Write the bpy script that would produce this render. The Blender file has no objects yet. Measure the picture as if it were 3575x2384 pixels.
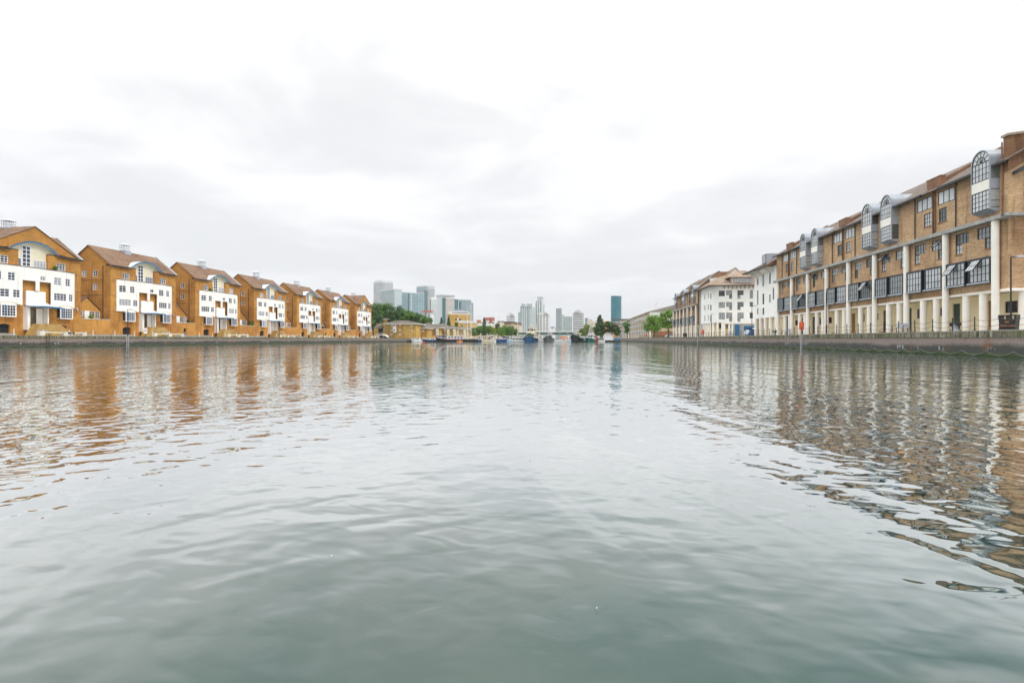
import bpy, math, random
from mathutils import Vector, Matrix
R = random.Random(11)
sc = bpy.context.scene
COL = sc.collection
rad = math.radians
# ---------------------------------------------------------------- camera geometry (photo 3575 px wide)
F = 1850.0
YAW = math.atan(222.5 / F)
CA, SA = math.cos(YAW), math.sin(YAW)
CZ = 1.2
def y_at(px, X):
    u = (px - 1787.5) / F
    return X * (CA + u * SA) / (u * CA - SA)
def x_at(px, Y):
    u = (px - 1787.5) / F
    return Y * (u * CA - SA) / (CA + u * SA)
def z_at(py, X, Y):
    return CZ + (1185 - py) / F * (-X * SA + Y * CA)

# ---------------------------------------------------------------- tagging and mesh helpers
def tag(o, label=None, cat=None, group=None, kind=None):
    if label: o['label'] = label
    if cat: o['category'] = cat
    if group: o['group'] = group
    if kind: o['kind'] = kind
    return o
def empty(name, loc, rz=0.0):
    o = bpy.data.objects.new(name, None)
    o.empty_display_size = 0.5
    COL.objects.link(o)
    o.location = loc
    o.rotation_euler = (0, 0, rz)
    return o
def copy_tree(o, parent=None):
    c = o.copy()
    COL.objects.link(c)
    c.parent = parent
    for ch in list(o.children):
        copy_tree(ch, c)
    return c

class MB:
    def __init__(s):
        s.v = []; s.f = []; s.uv = None
    def face(s, pts, uv=None):
        n = len(s.v)
        s.v.extend([tuple(p) for p in pts])
        s.f.append(tuple(range(n, n + len(pts))))
        if uv:
            if s.uv is None: s.uv = {}
            s.uv[len(s.f) - 1] = uv
    def box(s, x0, x1, y0, y1, z0, z1):
        n = len(s.v)
        s.v += [(x0,y0,z0),(x1,y0,z0),(x1,y1,z0),(x0,y1,z0),(x0,y0,z1),(x1,y0,z1),(x1,y1,z1),(x0,y1,z1)]
        s.f += [tuple(n+i for i in q) for q in ((0,3,2,1),(4,5,6,7),(0,1,5,4),(1,2,6,5),(2,3,7,6),(3,0,4,7))]
        return s
    def hexa(s, b, t):
        n = len(s.v)
        s.v += list(b) + list(t)
        k = len(b)
        s.f.append(tuple(n+i for i in reversed(range(k))))
        s.f.append(tuple(n+k+i for i in range(k)))
        for i in range(k):
            j = (i+1) % k
            s.f.append((n+i, n+j, n+k+j, n+k+i))
        return s
    def prism(s, pts, a0, a1, axis='y'):
        # 2-D outline extruded along an axis: y -> pts (x,z); x -> pts (y,z); z -> pts (x,y)
        m = {'y': lambda p, a: (p[0], a, p[1]), 'x': lambda p, a: (a, p[0], p[1]), 'z': lambda p, a: (p[0], p[1], a)}[axis]
        return s.hexa([m(p, a0) for p in pts], [m(p, a1) for p in pts])
    def tube(s, p0, p1, r0, r1=None, n=8, cap=True):
        r1 = r0 if r1 is None else r1
        p0 = Vector(p0); p1 = Vector(p1)
        d = (p1 - p0)
        if d.length < 1e-6: return s
        d.normalize()
        a = Vector((1,0,0)) if abs(d.x) < .9 else Vector((0,1,0))
        e = d.cross(a).normalized(); g = d.cross(e)
        k = len(s.v)
        for (p, r) in ((p0, r0), (p1, r1)):
            for i in range(n):
                t = 2*math.pi*i/n
                s.v.append(tuple(p + e*(r*math.cos(t)) + g*(r*math.sin(t))))
        for i in range(n):
            j = (i+1) % n
            s.f.append((k+i, k+j, k+n+j, k+n+i))
        if cap:
            s.f.append(tuple(k+i for i in reversed(range(n))))
            s.f.append(tuple(k+n+i for i in range(n)))
        return s
    def path(s, pts, r, n=6):
        for a, b in zip(pts[:-1], pts[1:]): s.tube(a, b, r, r, n, False)
        return s
    def mesh(s, name, mat, smooth=False):
        me = bpy.data.meshes.new(name)
        me.from_pydata(s.v, [], s.f)
        if s.uv is not None:
            ul = me.uv_layers.new(name='UVMap')
            for p in me.polygons:
                q = s.uv.get(p.index)
                for i, li in enumerate(p.loop_indices):
                    ul.data[li].uv = q[i] if q else (0.0, 0.0)
        me.materials.append(mat)
        if smooth:
            me.polygons.foreach_set('use_smooth', [True]*len(me.polygons))
        me.update()
        return me
    def build(s, name, mat, parent=None, loc=None, rz=None, smooth=False):
        return mobj(name, s.mesh(name, mat, smooth), parent, loc, rz)
def mobj(name, me, parent=None, loc=None, rz=None):
    o = bpy.data.objects.new(name, me)
    COL.objects.link(o)
    if parent: o.parent = parent
    if loc is not None: o.location = loc
    if rz is not None: o.rotation_euler = (0, 0, rz)
    return o

def boxes(name, mat, parent, *bs):
    """one object per box, for pieces that stand apart"""
    return [MB().box(*b).build(name, mat, parent) for b in bs]
# ---------------------------------------------------------------- materials
class NT:
    def __init__(s, nt): s.nt = nt
    def n(s, t, **kw):
        o = s.nt.nodes.new(t)
        for k, v in kw.items():
            if k == 'inp':
                for a, b in v.items():
                    if isinstance(b, bpy.types.NodeSocket): s.nt.links.new(b, o.inputs[a])
                    else: o.inputs[a].default_value = b
            else: setattr(o, k, v)
        return o
    def math(s, op, a, b=0.0, clamp=False, c=0.0):
        return s.n('ShaderNodeMath', operation=op, use_clamp=clamp, inp={0: a, 1: b, 2: c}).outputs[0]
    def vmath(s, op, a, b=(0,0,0)):
        return s.n('ShaderNodeVectorMath', operation=op, inp={0: a, 1: b}).outputs[0]
    def noise(s, vec, scale, detail=3.0, rough=0.5, dist=0.0):
        return s.n('ShaderNodeTexNoise', inp={'Vector': vec, 'Scale': scale, 'Detail': detail, 'Roughness': rough, 'Distortion': dist})
    def ramp(s, fac, stops, interp='LINEAR'):
        r = s.n('ShaderNodeValToRGB', inp={0: fac})
        cr = r.color_ramp; cr.interpolation = interp
        while len(cr.elements) < len(stops): cr.elements.new(0.5)
        for e, (p, c) in zip(cr.elements, stops):
            e.position = p; e.color = (*c, 1) if len(c) == 3 else c
        return r.outputs[0]
    def mix(s, fac, a, b, blend='MIX'):
        m = s.n('ShaderNodeMix', data_type='RGBA', blend_type=blend)
        for k, v in ((0, fac), (6, a), (7, b)):
            if isinstance(v, bpy.types.NodeSocket): s.nt.links.new(v, m.inputs[k])
            else: m.inputs[k].default_value = (*v, 1) if isinstance(v, tuple) and len(v) == 3 else v
        return m.outputs[2]
def newmat(name):
    m = bpy.data.materials.new(name); m.use_nodes = True
    t = NT(m.node_tree)
    b = m.node_tree.nodes['Principled BSDF']
    return m, t, b
def link(t, a, b): t.nt.links.new(a, b)

def plain(name, col, rough=0.6, var=0.12, scale=0.6, metal=0.0, streak=False, spec=None):
    """one colour with blotchy weathering, so nothing is perfectly flat"""
    m, t, b = newmat(name)
    tc = t.n('ShaderNodeTexCoord').outputs['Object']
    if streak:
        tc = t.n('ShaderNodeMapping', inp={'Vector': tc, 'Scale': (3.0, 3.0, 0.35)}).outputs[0]
    n1 = t.noise(tc, scale, 6, 0.6).outputs[0]
    dark = tuple(c*(1-var*1.6) for c in col); light = tuple(min(1, c*(1+var)) for c in col)
    link(t, t.ramp(n1, [(0.3, dark), (0.7, light)]), b.inputs['Base Color'])
    b.inputs['Roughness'].default_value = rough
    b.inputs['Metallic'].default_value = metal
    if spec is not None: b.inputs['Specular IOR Level'].default_value = spec
    return m
def brickmat(name, c1, c2, mortar, sx=1.0, var=0.35, rough=0.85, course=0.075, length=0.225):
    m, t, b = newmat(name)
    tc = t.n('ShaderNodeTexCoord').outputs['Object']
    sp = t.n('ShaderNodeSeparateXYZ', inp={0: tc})
    uu = t.math('ADD', sp.outputs[0], sp.outputs[1])
    v = t.n('ShaderNodeCombineXYZ', inp={0: uu, 1: sp.outputs[2]}).outputs[0]
    br = t.n('ShaderNodeTexBrick', inp={'Vector': v, 'Color1': (*c1, 1), 'Color2': (*c2, 1), 'Mortar': (*mortar, 1),
             'Scale': 1.0, 'Mortar Size': course*0.12, 'Brick Width': length, 'Row Height': course, 'Mortar Smooth': 0.3, 'Bias': 0.0})
    n1 = t.noise(tc, 0.35, 5, 0.6).outputs[0]
    st = t.noise(t.n('ShaderNodeMapping', inp={'Vector': tc, 'Scale': (0.5, 0.5, 4.0)}).outputs[0], 1.0, 4, 0.6).outputs[0]
    f = t.math('ADD', t.math('MULTIPLY', n1, 0.6), t.math('MULTIPLY', st, 0.4))
    k = t.ramp(f, [(0.33, (1-var,)*3), (0.67, (1+var*0.35,)*3)])
    rnd = t.n('ShaderNodeObjectInfo').outputs['Random']
    big = t.noise(t.vmath('ADD', tc, t.n('ShaderNodeCombineXYZ', inp={0: t.math('MULTIPLY', rnd, 50.0)}).outputs[0]), 0.16, 3, 0.55).outputs[0]
    hue = t.ramp(big, [(0.36, (0.80,0.72,0.66)), (0.52, (1,1,1)), (0.66, (1.10,1.12,1.10))])
    damp = t.noise(t.n('ShaderNodeMapping', inp={'Vector': tc, 'Scale': (1.6, 1.6, 0.16)}).outputs[0], 1.0, 4, 0.65).outputs[0]
    dk_ = t.ramp(damp, [(0.34, (0.66,0.64,0.60)), (0.45, (1,1,1))])
    cc = t.mix(1.0, t.mix(1.0, t.mix(1.0, br.outputs[0], k, 'MULTIPLY'), hue, 'MULTIPLY'), dk_, 'MULTIPLY')
    link(t, cc, b.inputs['Base Color'])
    b.inputs['Roughness'].default_value = rough
    return m
def glassmat(name, dark, mid, pale, p_mid=0.5, p_pale=0.8, ior=1.6, rough=0.06):
    m, t, b = newmat(name)
    rnd = t.n('ShaderNodeObjectInfo').outputs['Random']
    base = t.ramp(rnd, [(0.0, dark), (p_mid, mid), (p_pale, pale)], 'CONSTANT')
    tc = t.n('ShaderNodeTexCoord').outputs['Object']
    n1 = t.noise(tc, 1.3, 2).outputs[0]
    link(t, t.mix(t.math('MULTIPLY', n1, 0.7), base, tuple(c*0.4 for c in dark)), b.inputs['Base Color'])
    b.inputs['Roughness'].default_value = rough
    b.inputs['IOR'].default_value = ior
    bn = t.n('ShaderNodeBump', inp={'Height': t.noise(tc, 1.1, 1).outputs[0], 'Strength': 0.15, 'Distance': 0.05})
    link(t, bn.outputs[0], b.inputs['Normal'])
    return m
def towermat(name, glass, frame, bw, fh, mort=0.25, rough=0.35, var=0.5):
    m, t, b = newmat(name)
    uv = t.n('ShaderNodeTexCoord').outputs['UV']
    c2 = tuple(c*(1-var) for c in glass)
    br = t.n('ShaderNodeTexBrick', offset=0.0, inp={'Vector': uv, 'Color1': (*glass, 1), 'Color2': (*c2, 1), 'Mortar': (*frame, 1),
             'Scale': 1.0, 'Mortar Size': mort, 'Brick Width': bw, 'Row Height': fh, 'Mortar Smooth': 0.1, 'Bias': -0.2})
    n1 = t.noise(uv, 0.03, 3).outputs[0]
    k = t.ramp(n1, [(0.35, (0.86,)*3), (0.65, (1.08,)*3)])
    link(t, t.mix(1.0, br.outputs[0], k, 'MULTIPLY'), b.inputs['Base Color'])
    b.inputs['Roughness'].default_value = rough
    return m

M = {}
M['orange_brick'] = brickmat('orange_brick', (0.70,0.335,0.065), (0.50,0.205,0.040), (0.42,0.25,0.08))
M['tan_brick'] = brickmat('tan_brick', (0.66,0.415,0.22), (0.42,0.24,0.12), (0.55,0.42,0.29))
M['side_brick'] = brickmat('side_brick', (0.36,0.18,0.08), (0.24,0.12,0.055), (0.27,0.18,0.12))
M['pale_brick'] = brickmat('pale_brick', (0.70,0.56,0.38), (0.60,0.46,0.30), (0.55,0.46,0.34))
M['red_brick'] = brickmat('red_brick', (0.40,0.20,0.11), (0.30,0.14,0.075), (0.36,0.24,0.16))
M['yellow_brick'] = brickmat('yellow_brick', (0.70,0.42,0.09), (0.60,0.34,0.07), (0.58,0.42,0.18), course=0.15, length=0.45)
M['step_brick'] = brickmat('step_brick', (0.50,0.31,0.09), (0.42,0.25,0.07), (0.42,0.30,0.14))
def rendermat(name, col):
    m, t, b = newmat(name)
    tc = t.n('ShaderNodeTexCoord').outputs['Object']
    a = t.noise(tc, 0.5, 5, 0.6).outputs[0]
    st = t.noise(t.n('ShaderNodeMapping', inp={'Vector': tc, 'Scale': (2.6, 2.6, 0.22)}).outputs[0], 1.0, 4, 0.65).outputs[0]
    c = t.ramp(a, [(0.3, tuple(x*.90 for x in col)), (0.6, col)])
    k = t.ramp(st, [(0.32, (0.84,0.83,0.81)), (0.45, (1,1,1))])
    link(t, t.mix(1.0, c, k, 'MULTIPLY'), b.inputs['Base Color']); b.inputs['Roughness'].default_value = 0.75
    return m
M['white'] = rendermat('white_render', (0.93,0.91,0.87))
M['cream'] = plain('cream_render', (0.80,0.73,0.56), 0.75, 0.06, 0.6)
M['gf_cream'] = plain('ground_floor_cream', (0.92,0.80,0.54), 0.75, 0.06, 0.5)
M['column'] = plain('column_paint', (0.93,0.87,0.79), 0.6, 0.05, 0.8)
M['upvc'] = plain('white_frame', (0.86,0.86,0.88), 0.4, 0.03)
M['black_frame'] = plain('black_frame', (0.02,0.022,0.03), 0.4, 0.1)
M['slate'] = brickmat('brown_roof_tile', (0.34,0.20,0.12), (0.25,0.14,0.085), (0.15,0.09,0.06), course=0.28, length=0.3, var=0.25)
M['greyroof'] = brickmat('grey_roof_tile', (0.25,0.21,0.17), (0.18,0.155,0.13), (0.12,0.10,0.09), course=0.3, length=0.35, var=0.25)
M['tanroof'] = brickmat('tan_roof_tile', (0.48,0.35,0.26), (0.38,0.28,0.21), (0.34,0.26,0.2), course=0.3, length=0.35, var=0.2)
M['roof_r'] = brickmat('weathered_roof_tile', (0.31,0.245,0.205), (0.23,0.18,0.15), (0.2,0.15,0.12), course=0.28, length=0.3, var=0.3)
M['lead'] = plain('lead_sheet', (0.40,0.43,0.49), 0.5, 0.12, 0.9, streak=True)
M['metal_pale'] = plain('pale_sheet', (0.68,0.72,0.76), 0.4, 0.06)
M['coping_grey'] = plain('coping_grey', (0.50,0.51,0.54), 0.6, 0.15, 1.0)
M['concrete'] = plain('concrete_ledge', (0.38,0.37,0.35), 0.85, 0.25, 1.5, streak=True)
M['gutter'] = plain('dark_gutter', (0.035,0.04,0.05), 0.5, 0.1)
M['blue_trim'] = plain('blue_trim', (0.02,0.16,0.34), 0.4, 0.1)
M['blue_door'] = plain('blue_door', (0.02,0.12,0.27), 0.45, 0.12)
M['green_door'] = plain('green_door', (0.012,0.045,0.03), 0.35, 0.1)
M['brown_door'] = plain('brown_door', (0.30,0.13,0.035), 0.5, 0.15)
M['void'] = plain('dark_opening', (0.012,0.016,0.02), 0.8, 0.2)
M['iron'] = plain('black_iron', (0.02,0.02,0.022), 0.45, 0.2)
M['chain'] = plain('rusty_chain', (0.12,0.09,0.07), 0.7, 0.3, 8)
M['palechain'] = plain('weathered_chain', (0.24,0.24,0.19), 0.8, 0.3, 5)
M['galv'] = plain('galvanised_steel', (0.55,0.57,0.60), 0.4, 0.1)
M['stone'] = plain('pale_stone', (0.70,0.66,0.56), 0.8, 0.2, 1.5)
M['pave'] = plain('paving', (0.42,0.39,0.34), 0.9, 0.25, 0.8)
M['ground'] = plain('ground_mixed', (0.22,0.22,0.17), 0.95, 0.3, 0.05)
M['lifered'] = plain('lifebuoy_red', (0.75,0.09,0.04), 0.45, 0.08)
M['orange'] = plain('orange_paint', (0.85,0.25,0.03), 0.45, 0.1)
M['hazard_white'] = plain('gloss_white', (0.82,0.83,0.85), 0.3, 0.05)
M['glass'] = glassmat('window_glass', (0.02,0.025,0.04), (0.05,0.07,0.11), (0.45,0.47,0.50), 0.45, 0.78)
M['glass_r'] = glassmat('leaded_glass', (0.10,0.12,0.12), (0.30,0.34,0.34), (0.66,0.69,0.70), 0.22, 0.50, 1.9, 0.04)  # pale tones stand in for sky reflected in the panes
M['glass_pale'] = glassmat('pale_glass', (0.70,0.72,0.74), (0.82,0.83,0.84), (0.58,0.60,0.63), 0.4, 0.8, 1.6, 0.1)  # pale tone set in the base colour of the panes

# quay wall: brick, tide-mark darkening, algae at the waterline and lime runs
def quaymat(name, c1, c2):
    m, t, b = newmat(name)
    tc = t.n('ShaderNodeTexCoord').outputs['Object']
    sp = t.n('ShaderNodeSeparateXYZ', inp={0: tc})
    uu = t.math('ADD', sp.outputs[0], sp.outputs[1])
    v = t.n('ShaderNodeCombineXYZ', inp={0: uu, 1: sp.outputs[2]}).outputs[0]
    br = t.n('ShaderNodeTexBrick', inp={'Vector': v, 'Color1': (*c1, 1), 'Color2': (*c2, 1), 'Mortar': (0.42,0.36,0.32,1),
             'Scale': 1.0, 'Mortar Size': 0.012, 'Brick Width': 0.23, 'Row Height': 0.08}).outputs[0]
    n1 = t.noise(v, 0.9, 6, 0.65).outputs[0]
    big = t.noise(v, 0.22, 3, 0.6).outputs[0]
    z = sp.outputs[2]
    zz = t.math('ADD', z, t.math('MULTIPLY', t.math('SUBTRACT', n1, 0.5), 0.5))
    zz = t.math('ADD', zz, t.math('MULTIPLY', t.math('SUBTRACT', big, 0.5), 0.7))
    wet = t.ramp(zz, [(0.62, (1,1,1)), (0.95, (0,0,0))])
    col = t.mix(t.math('MULTIPLY', wet, 0.92), br, (0.035,0.042,0.036))
    runs = t.noise(t.n('ShaderNodeMapping', inp={'Vector': v, 'Scale': (7.0, 0.9, 1)}).outputs[0], 1.0, 4, 0.7).outputs[0]
    band = t.ramp(z, [(0.30, (0,0,0)), (0.45, (1,1,1)), (0.66, (1,1,1)), (0.72, (0,0,0))])
    patch = t.ramp(t.noise(v, 0.35, 2).outputs[0], [(0.55, (0,0,0)), (0.62, (1,1,1))])
    lime = t.math('MULTIPLY', t.ramp(runs, [(0.52, (0,0,0)), (0.60, (1,1,1))]), t.math('MULTIPLY', band, patch))
    col = t.mix(t.math('MULTIPLY', lime, 0.8), col, (0.62,0.62,0.60))
    rust = t.ramp(t.noise(v, 0.5, 3, 0.6).outputs[0], [(0.60, (0,0,0)), (0.70, (1,1,1))])
    col = t.mix(t.math('MULTIPLY', rust, 0.55), col, (0.22,0.085,0.03))
    za = t.math('ADD', z, t.math('MULTIPLY', t.math('SUBTRACT', n1, 0.5), 0.16))
    alg = t.ramp(za, [(0.13, (1,1,1)), (0.24, (0,0,0))])
    col = t.mix(t.math('MULTIPLY', alg, 0.8), col, (0.075,0.11,0.015))
    slick = t.ramp(za, [(0.06, (1,1,1)), (0.12, (0,0,0))])
    col = t.mix(slick, col, (0.03,0.05,0.012))
    link(t, col, b.inputs['Base Color'])
    b.inputs['Roughness'].default_value = 0.75
    return m
M['quay'] = quaymat('quay_brick', (0.19,0.125,0.105), (0.11,0.08,0.07))
def copingmat():
    m, t, b = newmat('coping_stone')
    tc = t.n('ShaderNodeTexCoord').outputs['Object']
    mp = t.n('ShaderNodeMapping', inp={'Vector': tc, 'Scale': (3.5, 3.5, 0.5)}).outputs[0]
    n1 = t.noise(mp, 1.2, 6, 0.7).outputs[0]
    c = t.ramp(n1, [(0.38, (0.035,0.04,0.022)), (0.50, (0.14,0.13,0.085)), (0.66, (0.40,0.36,0.27))])
    moss = t.ramp(t.noise(tc, 0.25, 4, 0.6).outputs[0], [(0.55, (0,0,0)), (0.63, (1,1,1))])
    c = t.mix(t.math('MULTIPLY', moss, 0.6), c, (0.10,0.11,0.03))
    link(t, c, b.inputs['Base Color']); b.inputs['Roughness'].default_value = 0.9
    return m
M['coping'] = copingmat()

# foliage: each leaf card takes its own tone
def leafmat(name, dark, light):
    m, t, b = newmat(name)
    rnd = t.n('ShaderNodeNewGeometry').outputs['Random Per Island']
    tc = t.n('ShaderNodeTexCoord').outputs['Object']
    n1 = t.noise(tc, 0.45, 3).outputs[0]
    f = t.math('ADD', t.math('MULTIPLY', rnd, 0.55), t.math('MULTIPLY', n1, 0.6))
    link(t, t.ramp(f, [(0.3, dark), (0.85, light)]), b.inputs['Base Color'])
    b.inputs['Roughness'].default_value = 0.6
    b.inputs['Subsurface Weight'].default_value = 0.0
    return m
M['leaf_dark'] = leafmat('leaf_dark', (0.012,0.042,0.008), (0.075,0.17,0.022))
M['leaf_mid'] = leafmat('leaf_mid', (0.025,0.080,0.006), (0.14,0.28,0.02))
M['leaf_bright'] = leafmat('leaf_bright', (0.06,0.15,0.006), (0.22,0.38,0.03))
M['leaf_willow'] = leafmat('leaf_willow', (0.10,0.15,0.02), (0.34,0.40,0.08))
M['bark'] = plain('bark', (0.09,0.065,0.045), 0.9, 0.3, 3)

# ---------------------------------------------------------------- walls with real openings
def wallmesh(mb, P, u0, u1, z0, z1, holes=(), depth=0.12, us_extra=()):
    us = sorted({round(a, 4) for a in [u0, u1, *us_extra] + [h[i] for h in holes for i in (0, 1)] if u0 - 1e-6 <= a <= u1 + 1e-6})
    zs = sorted({round(a, 4) for a in [z0, z1] + [h[i] for h in holes for i in (2, 3)] if z0 - 1e-6 <= a <= z1 + 1e-6})
    def inh(i, j):
        if i < 0 or j < 0 or i >= len(us)-1 or j >= len(zs)-1: return False
        a = (us[i]+us[i+1])/2; b = (zs[j]+zs[j+1])/2
        return any(h[0] < a < h[1] and h[2] < b < h[3] for h in holes)
    for i in range(len(us)-1):
        for j in range(len(zs)-1):
            a, b, c, d = us[i], us[i+1], zs[j], zs[j+1]
            if not inh(i, j):
                mb.face([P(a,0,c), P(b,0,c), P(b,0,d), P(a,0,d)])
            else:
                if not inh(i-1, j): mb.face([P(a,0,c), P(a,0,d), P(a,depth,d), P(a,depth,c)])
                if not inh(i+1, j): mb.face([P(b,0,c), P(b,depth,c), P(b,depth,d), P(b,0,d)])
                if not inh(i, j-1): mb.face([P(a,0,c), P(a,depth,c), P(b,depth,c), P(b,0,c)])
                if not inh(i, j+1): mb.face([P(a,0,d), P(b,0,d), P(b,depth,d), P(a,depth,d)])
FLAT = lambda u, d, z: (u, d, z)

_wc = {}
def window(parent, x, y, z, w, h, nx=2, nz=3, mat='upvc', glass='glass', fw=0.09, bar=0.05, rz=0.0, name='window', sub=True, label=None):
    """frame with glazing bars as one part, its panes a sub-part; x,y,z = lower left outer corner, local front is -y"""
    k = (round(w,2), round(h,2), nx, nz, mat, glass, fw, bar)
    if k not in _wc:
        f = MB()
        f.box(0, w, 0, .07, 0, fw); f.box(0, w, 0, .07, h-fw, h)
        f.box(0, fw, 0, .07, fw, h-fw); f.box(w-fw, w, 0, .07, fw, h-fw)
        for i in range(1, nx):
            c = w*i/nx; f.box(c-bar/2, c+bar/2, .012, .06, fw, h-fw)
        for j in range(1, nz):
            c = h*j/nz; f.box(fw, w-fw, .018, .055, c-bar/2, c+bar/2)
        g = MB().box(fw*.5, w-fw*.5, .035, .045, fw*.5, h-fw*.5)
        _wc[k] = (f.mesh('window_frame', M[mat]), g.mesh('pane', M[glass]))
    a, b = _wc[k]
    o = mobj(name, a, parent, (x, y, z), rz)
    p = mobj('pane', b, o, (0, 0, 0))
    if label: o['label'] = label
    return o
def sash_open(win, w, h, mat, glass, x0=0.0, z1=None, ang=38):
    """top-hung casement tilted out of its window"""
    k = ('sash', round(w,2), round(h,2), mat)
    if k not in _wc:
        f = MB(); fw = .05
        for (a,b,c,d) in ((0,w,-h,-h+fw),(0,w,-fw,0),(0,fw,-h+fw,-fw),(w-fw,w,-h+fw,-fw)): f.box(a,b,-.03,.03,c,d)
        for q_ in (1/3., 2/3.): f.box(w*q_-.025, w*q_+.025, -.02, .02, -h+fw, -fw)
        f.box(fw, w-fw, -.015, .015, -h/2-.025, -h/2+.025)
        _wc[k] = f.mesh('casement', M[mat])
        g = MB().box(.02, w-.02, -.006, .006, -h+.02, -.02)
        _wc[k+('g',)] = g.mesh('casement_glass', M['glass_pale'])
    o = mobj('casement', _wc[k], win, (x0, -.05, z1))
    o.rotation_euler = (rad(-ang), 0, 0)
    g = mobj('casement_glass', _wc[k+('g',)], win, (x0, -.05, z1))
    g.rotation_euler = (rad(-ang), 0, 0)

# ================================================================ WORLD, SUN, CAMERA
SUN_EL, SUN_AZ = rad(50), rad(105)     # azimuth measured from +Y towards +X
w = bpy.data.worlds.new('World'); sc.world = w; w.use_nodes = True
t = NT(w.node_tree)
bg = w.node_tree.nodes['Background']
sky = t.n('ShaderNodeTexSky', sky_type='NISHITA', sun_disc=False, sun_elevation=SUN_EL, sun_rotation=SUN_AZ, altitude=20.0, air_density=1.2, dust_density=3.0)
d = t.n('ShaderNodeTexCoord').outputs['Generated']
sp = t.n('ShaderNodeSeparateXYZ', inp={0: d})
zc = t.math('MAXIMUM', sp.outputs[2], 0.0)
den = t.math('ADD', zc, 0.10)
pv = t.n('ShaderNodeCombineXYZ', inp={0: t.math('DIVIDE', sp.outputs[0], den), 1: t.math('DIVIDE', sp.outputs[1], den), 2: 0.37}).outputs[0]
n1 = t.noise(pv, 0.50, 5, 0.5, 0.3).outputs[0]
n2 = t.noise(t.vmath('ADD', pv, (7.3, 2.1, 0)), 1.5, 5, 0.5, 0.4).outputs[0]
nn = t.math('ADD', t.math('MULTIPLY', n1, 0.65), t.math('MULTIPLY', n2, 0.35))
# overcast luminance rises with elevation; soft thicker patches are greyer
lum = t.ramp(zc, [(0.0, (0.222,0.229,0.240)), (0.05, (0.248,0.252,0.260)), (0.13, (0.272,0.273,0.277)), (0.26, (0.305,0.305,0.306)), (0.52, (0.355,0.355,0.355)), (0.68, (0.9,0.9,0.9))])
lum = t.mix(1.0, lum, (3.1, 3.1, 3.1), 'MULTIPLY')
pm_ = t.n('ShaderNodeMapRange', interpolation_type='SMOOTHSTEP', inp={0: nn, 1: 0.60, 2: 0.42, 3: 0.0, 4: 1.0}).outputs[0]
grey = t.ramp(zc, [(0.0, (0.69,0.70,0.725)), (0.10, (0.735,0.742,0.76)), (0.25, (0.755,0.76,0.777)), (0.50, (0.775,0.775,0.783))])
cl = t.mix(pm_, lum, grey)
# much stronger contrast between cloud and gap high overhead, out of frame
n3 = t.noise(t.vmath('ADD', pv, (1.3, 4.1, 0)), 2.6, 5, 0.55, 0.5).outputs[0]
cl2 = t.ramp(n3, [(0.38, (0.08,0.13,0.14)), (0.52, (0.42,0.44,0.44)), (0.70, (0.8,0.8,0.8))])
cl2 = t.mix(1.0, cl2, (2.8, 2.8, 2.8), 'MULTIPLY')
# gain added to unseen high west sky (-X), brightening the right bank facades
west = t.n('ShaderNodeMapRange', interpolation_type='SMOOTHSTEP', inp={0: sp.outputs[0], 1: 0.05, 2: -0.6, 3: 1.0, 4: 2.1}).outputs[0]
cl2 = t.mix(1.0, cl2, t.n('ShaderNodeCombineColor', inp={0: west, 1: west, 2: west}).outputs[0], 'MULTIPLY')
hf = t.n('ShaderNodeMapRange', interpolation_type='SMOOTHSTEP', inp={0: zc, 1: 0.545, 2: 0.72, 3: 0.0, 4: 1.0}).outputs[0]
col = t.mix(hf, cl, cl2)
# thin clear-sky share seen through the cloud
skyc = t.mix(1.0, sky.outputs[0], (0.1, 0.1, 0.1), 'MULTIPLY')
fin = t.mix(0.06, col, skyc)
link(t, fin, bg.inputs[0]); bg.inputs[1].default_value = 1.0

sl = bpy.data.lights.new('sun', 'SUN'); sl.energy = 1.5; sl.angle = rad(14); sl.color = (1.0, 0.96, 0.90)
so = bpy.data.objects.new('sun', sl); COL.objects.link(so)
sd = Vector((math.sin(SUN_AZ)*math.cos(SUN_EL), math.cos(SUN_AZ)*math.cos(SUN_EL), math.sin(SUN_EL)))
so.rotation_euler = sd.to_track_quat('Z', 'Y').to_euler()
so.location = (0, 0, 200)

cam = bpy.data.cameras.new('camera'); co = bpy.data.objects.new('camera', cam); COL.objects.link(co)
cam.sensor_width = 36; cam.lens = 36*F/3575; cam.clip_end = 20000; cam.clip_start = 0.05
cam.shift_y = -7/3575
co.location = (0, 0, CZ); co.rotation_euler = (rad(90), 0, YAW)
sc.camera = co
sc.view_settings.view_transform = 'Standard'; sc.view_settings.look = 'None'
sc.view_settings.exposure = 0.29; sc.view_settings.gamma = 1.0
sc.cycles.max_bounces = 6

# ================================================================ SETTING
XL, XR, FARY, NEARY = -86.0, 29.5, 430.0, -9.0
GZ = 1.78
# ground: one sheet with the dock cut out of it
g = MB()
BIG = 2500
for (a,b,c,d_) in ((-BIG, XL-0.6, -BIG, BIG), (XR+0.6, BIG, -BIG, BIG), (XL-0.6, XR+0.6, FARY, BIG), (XL-0.6, XR+0.6, -BIG, NEARY)):
    g.face([(a,c,GZ), (b,c,GZ), (b,d_,GZ), (a,d_,GZ)])
tag(g.build('ground', M['ground']), kind='structure')
p = MB()
p.box(XR+.6, 60, NEARY, FARY, GZ-.2, GZ+.10)
tag(p.build('quayside_pavement', M['pave']), kind='structure')
p = MB()
p.box(-120, XL-.6, NEARY, 245, GZ-.2, GZ+.03)
tag(p.build('towpath', M['pave']), kind='structure')
# dock bed
b_ = MB(); b_.face([(XL-1,NEARY-1,-4),(XR+1,NEARY-1,-4),(XR+1,FARY+1,-4),(XL-1,FARY+1,-4)])
tag(b_.build('dock_bed', M['ground']), kind='structure')

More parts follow.
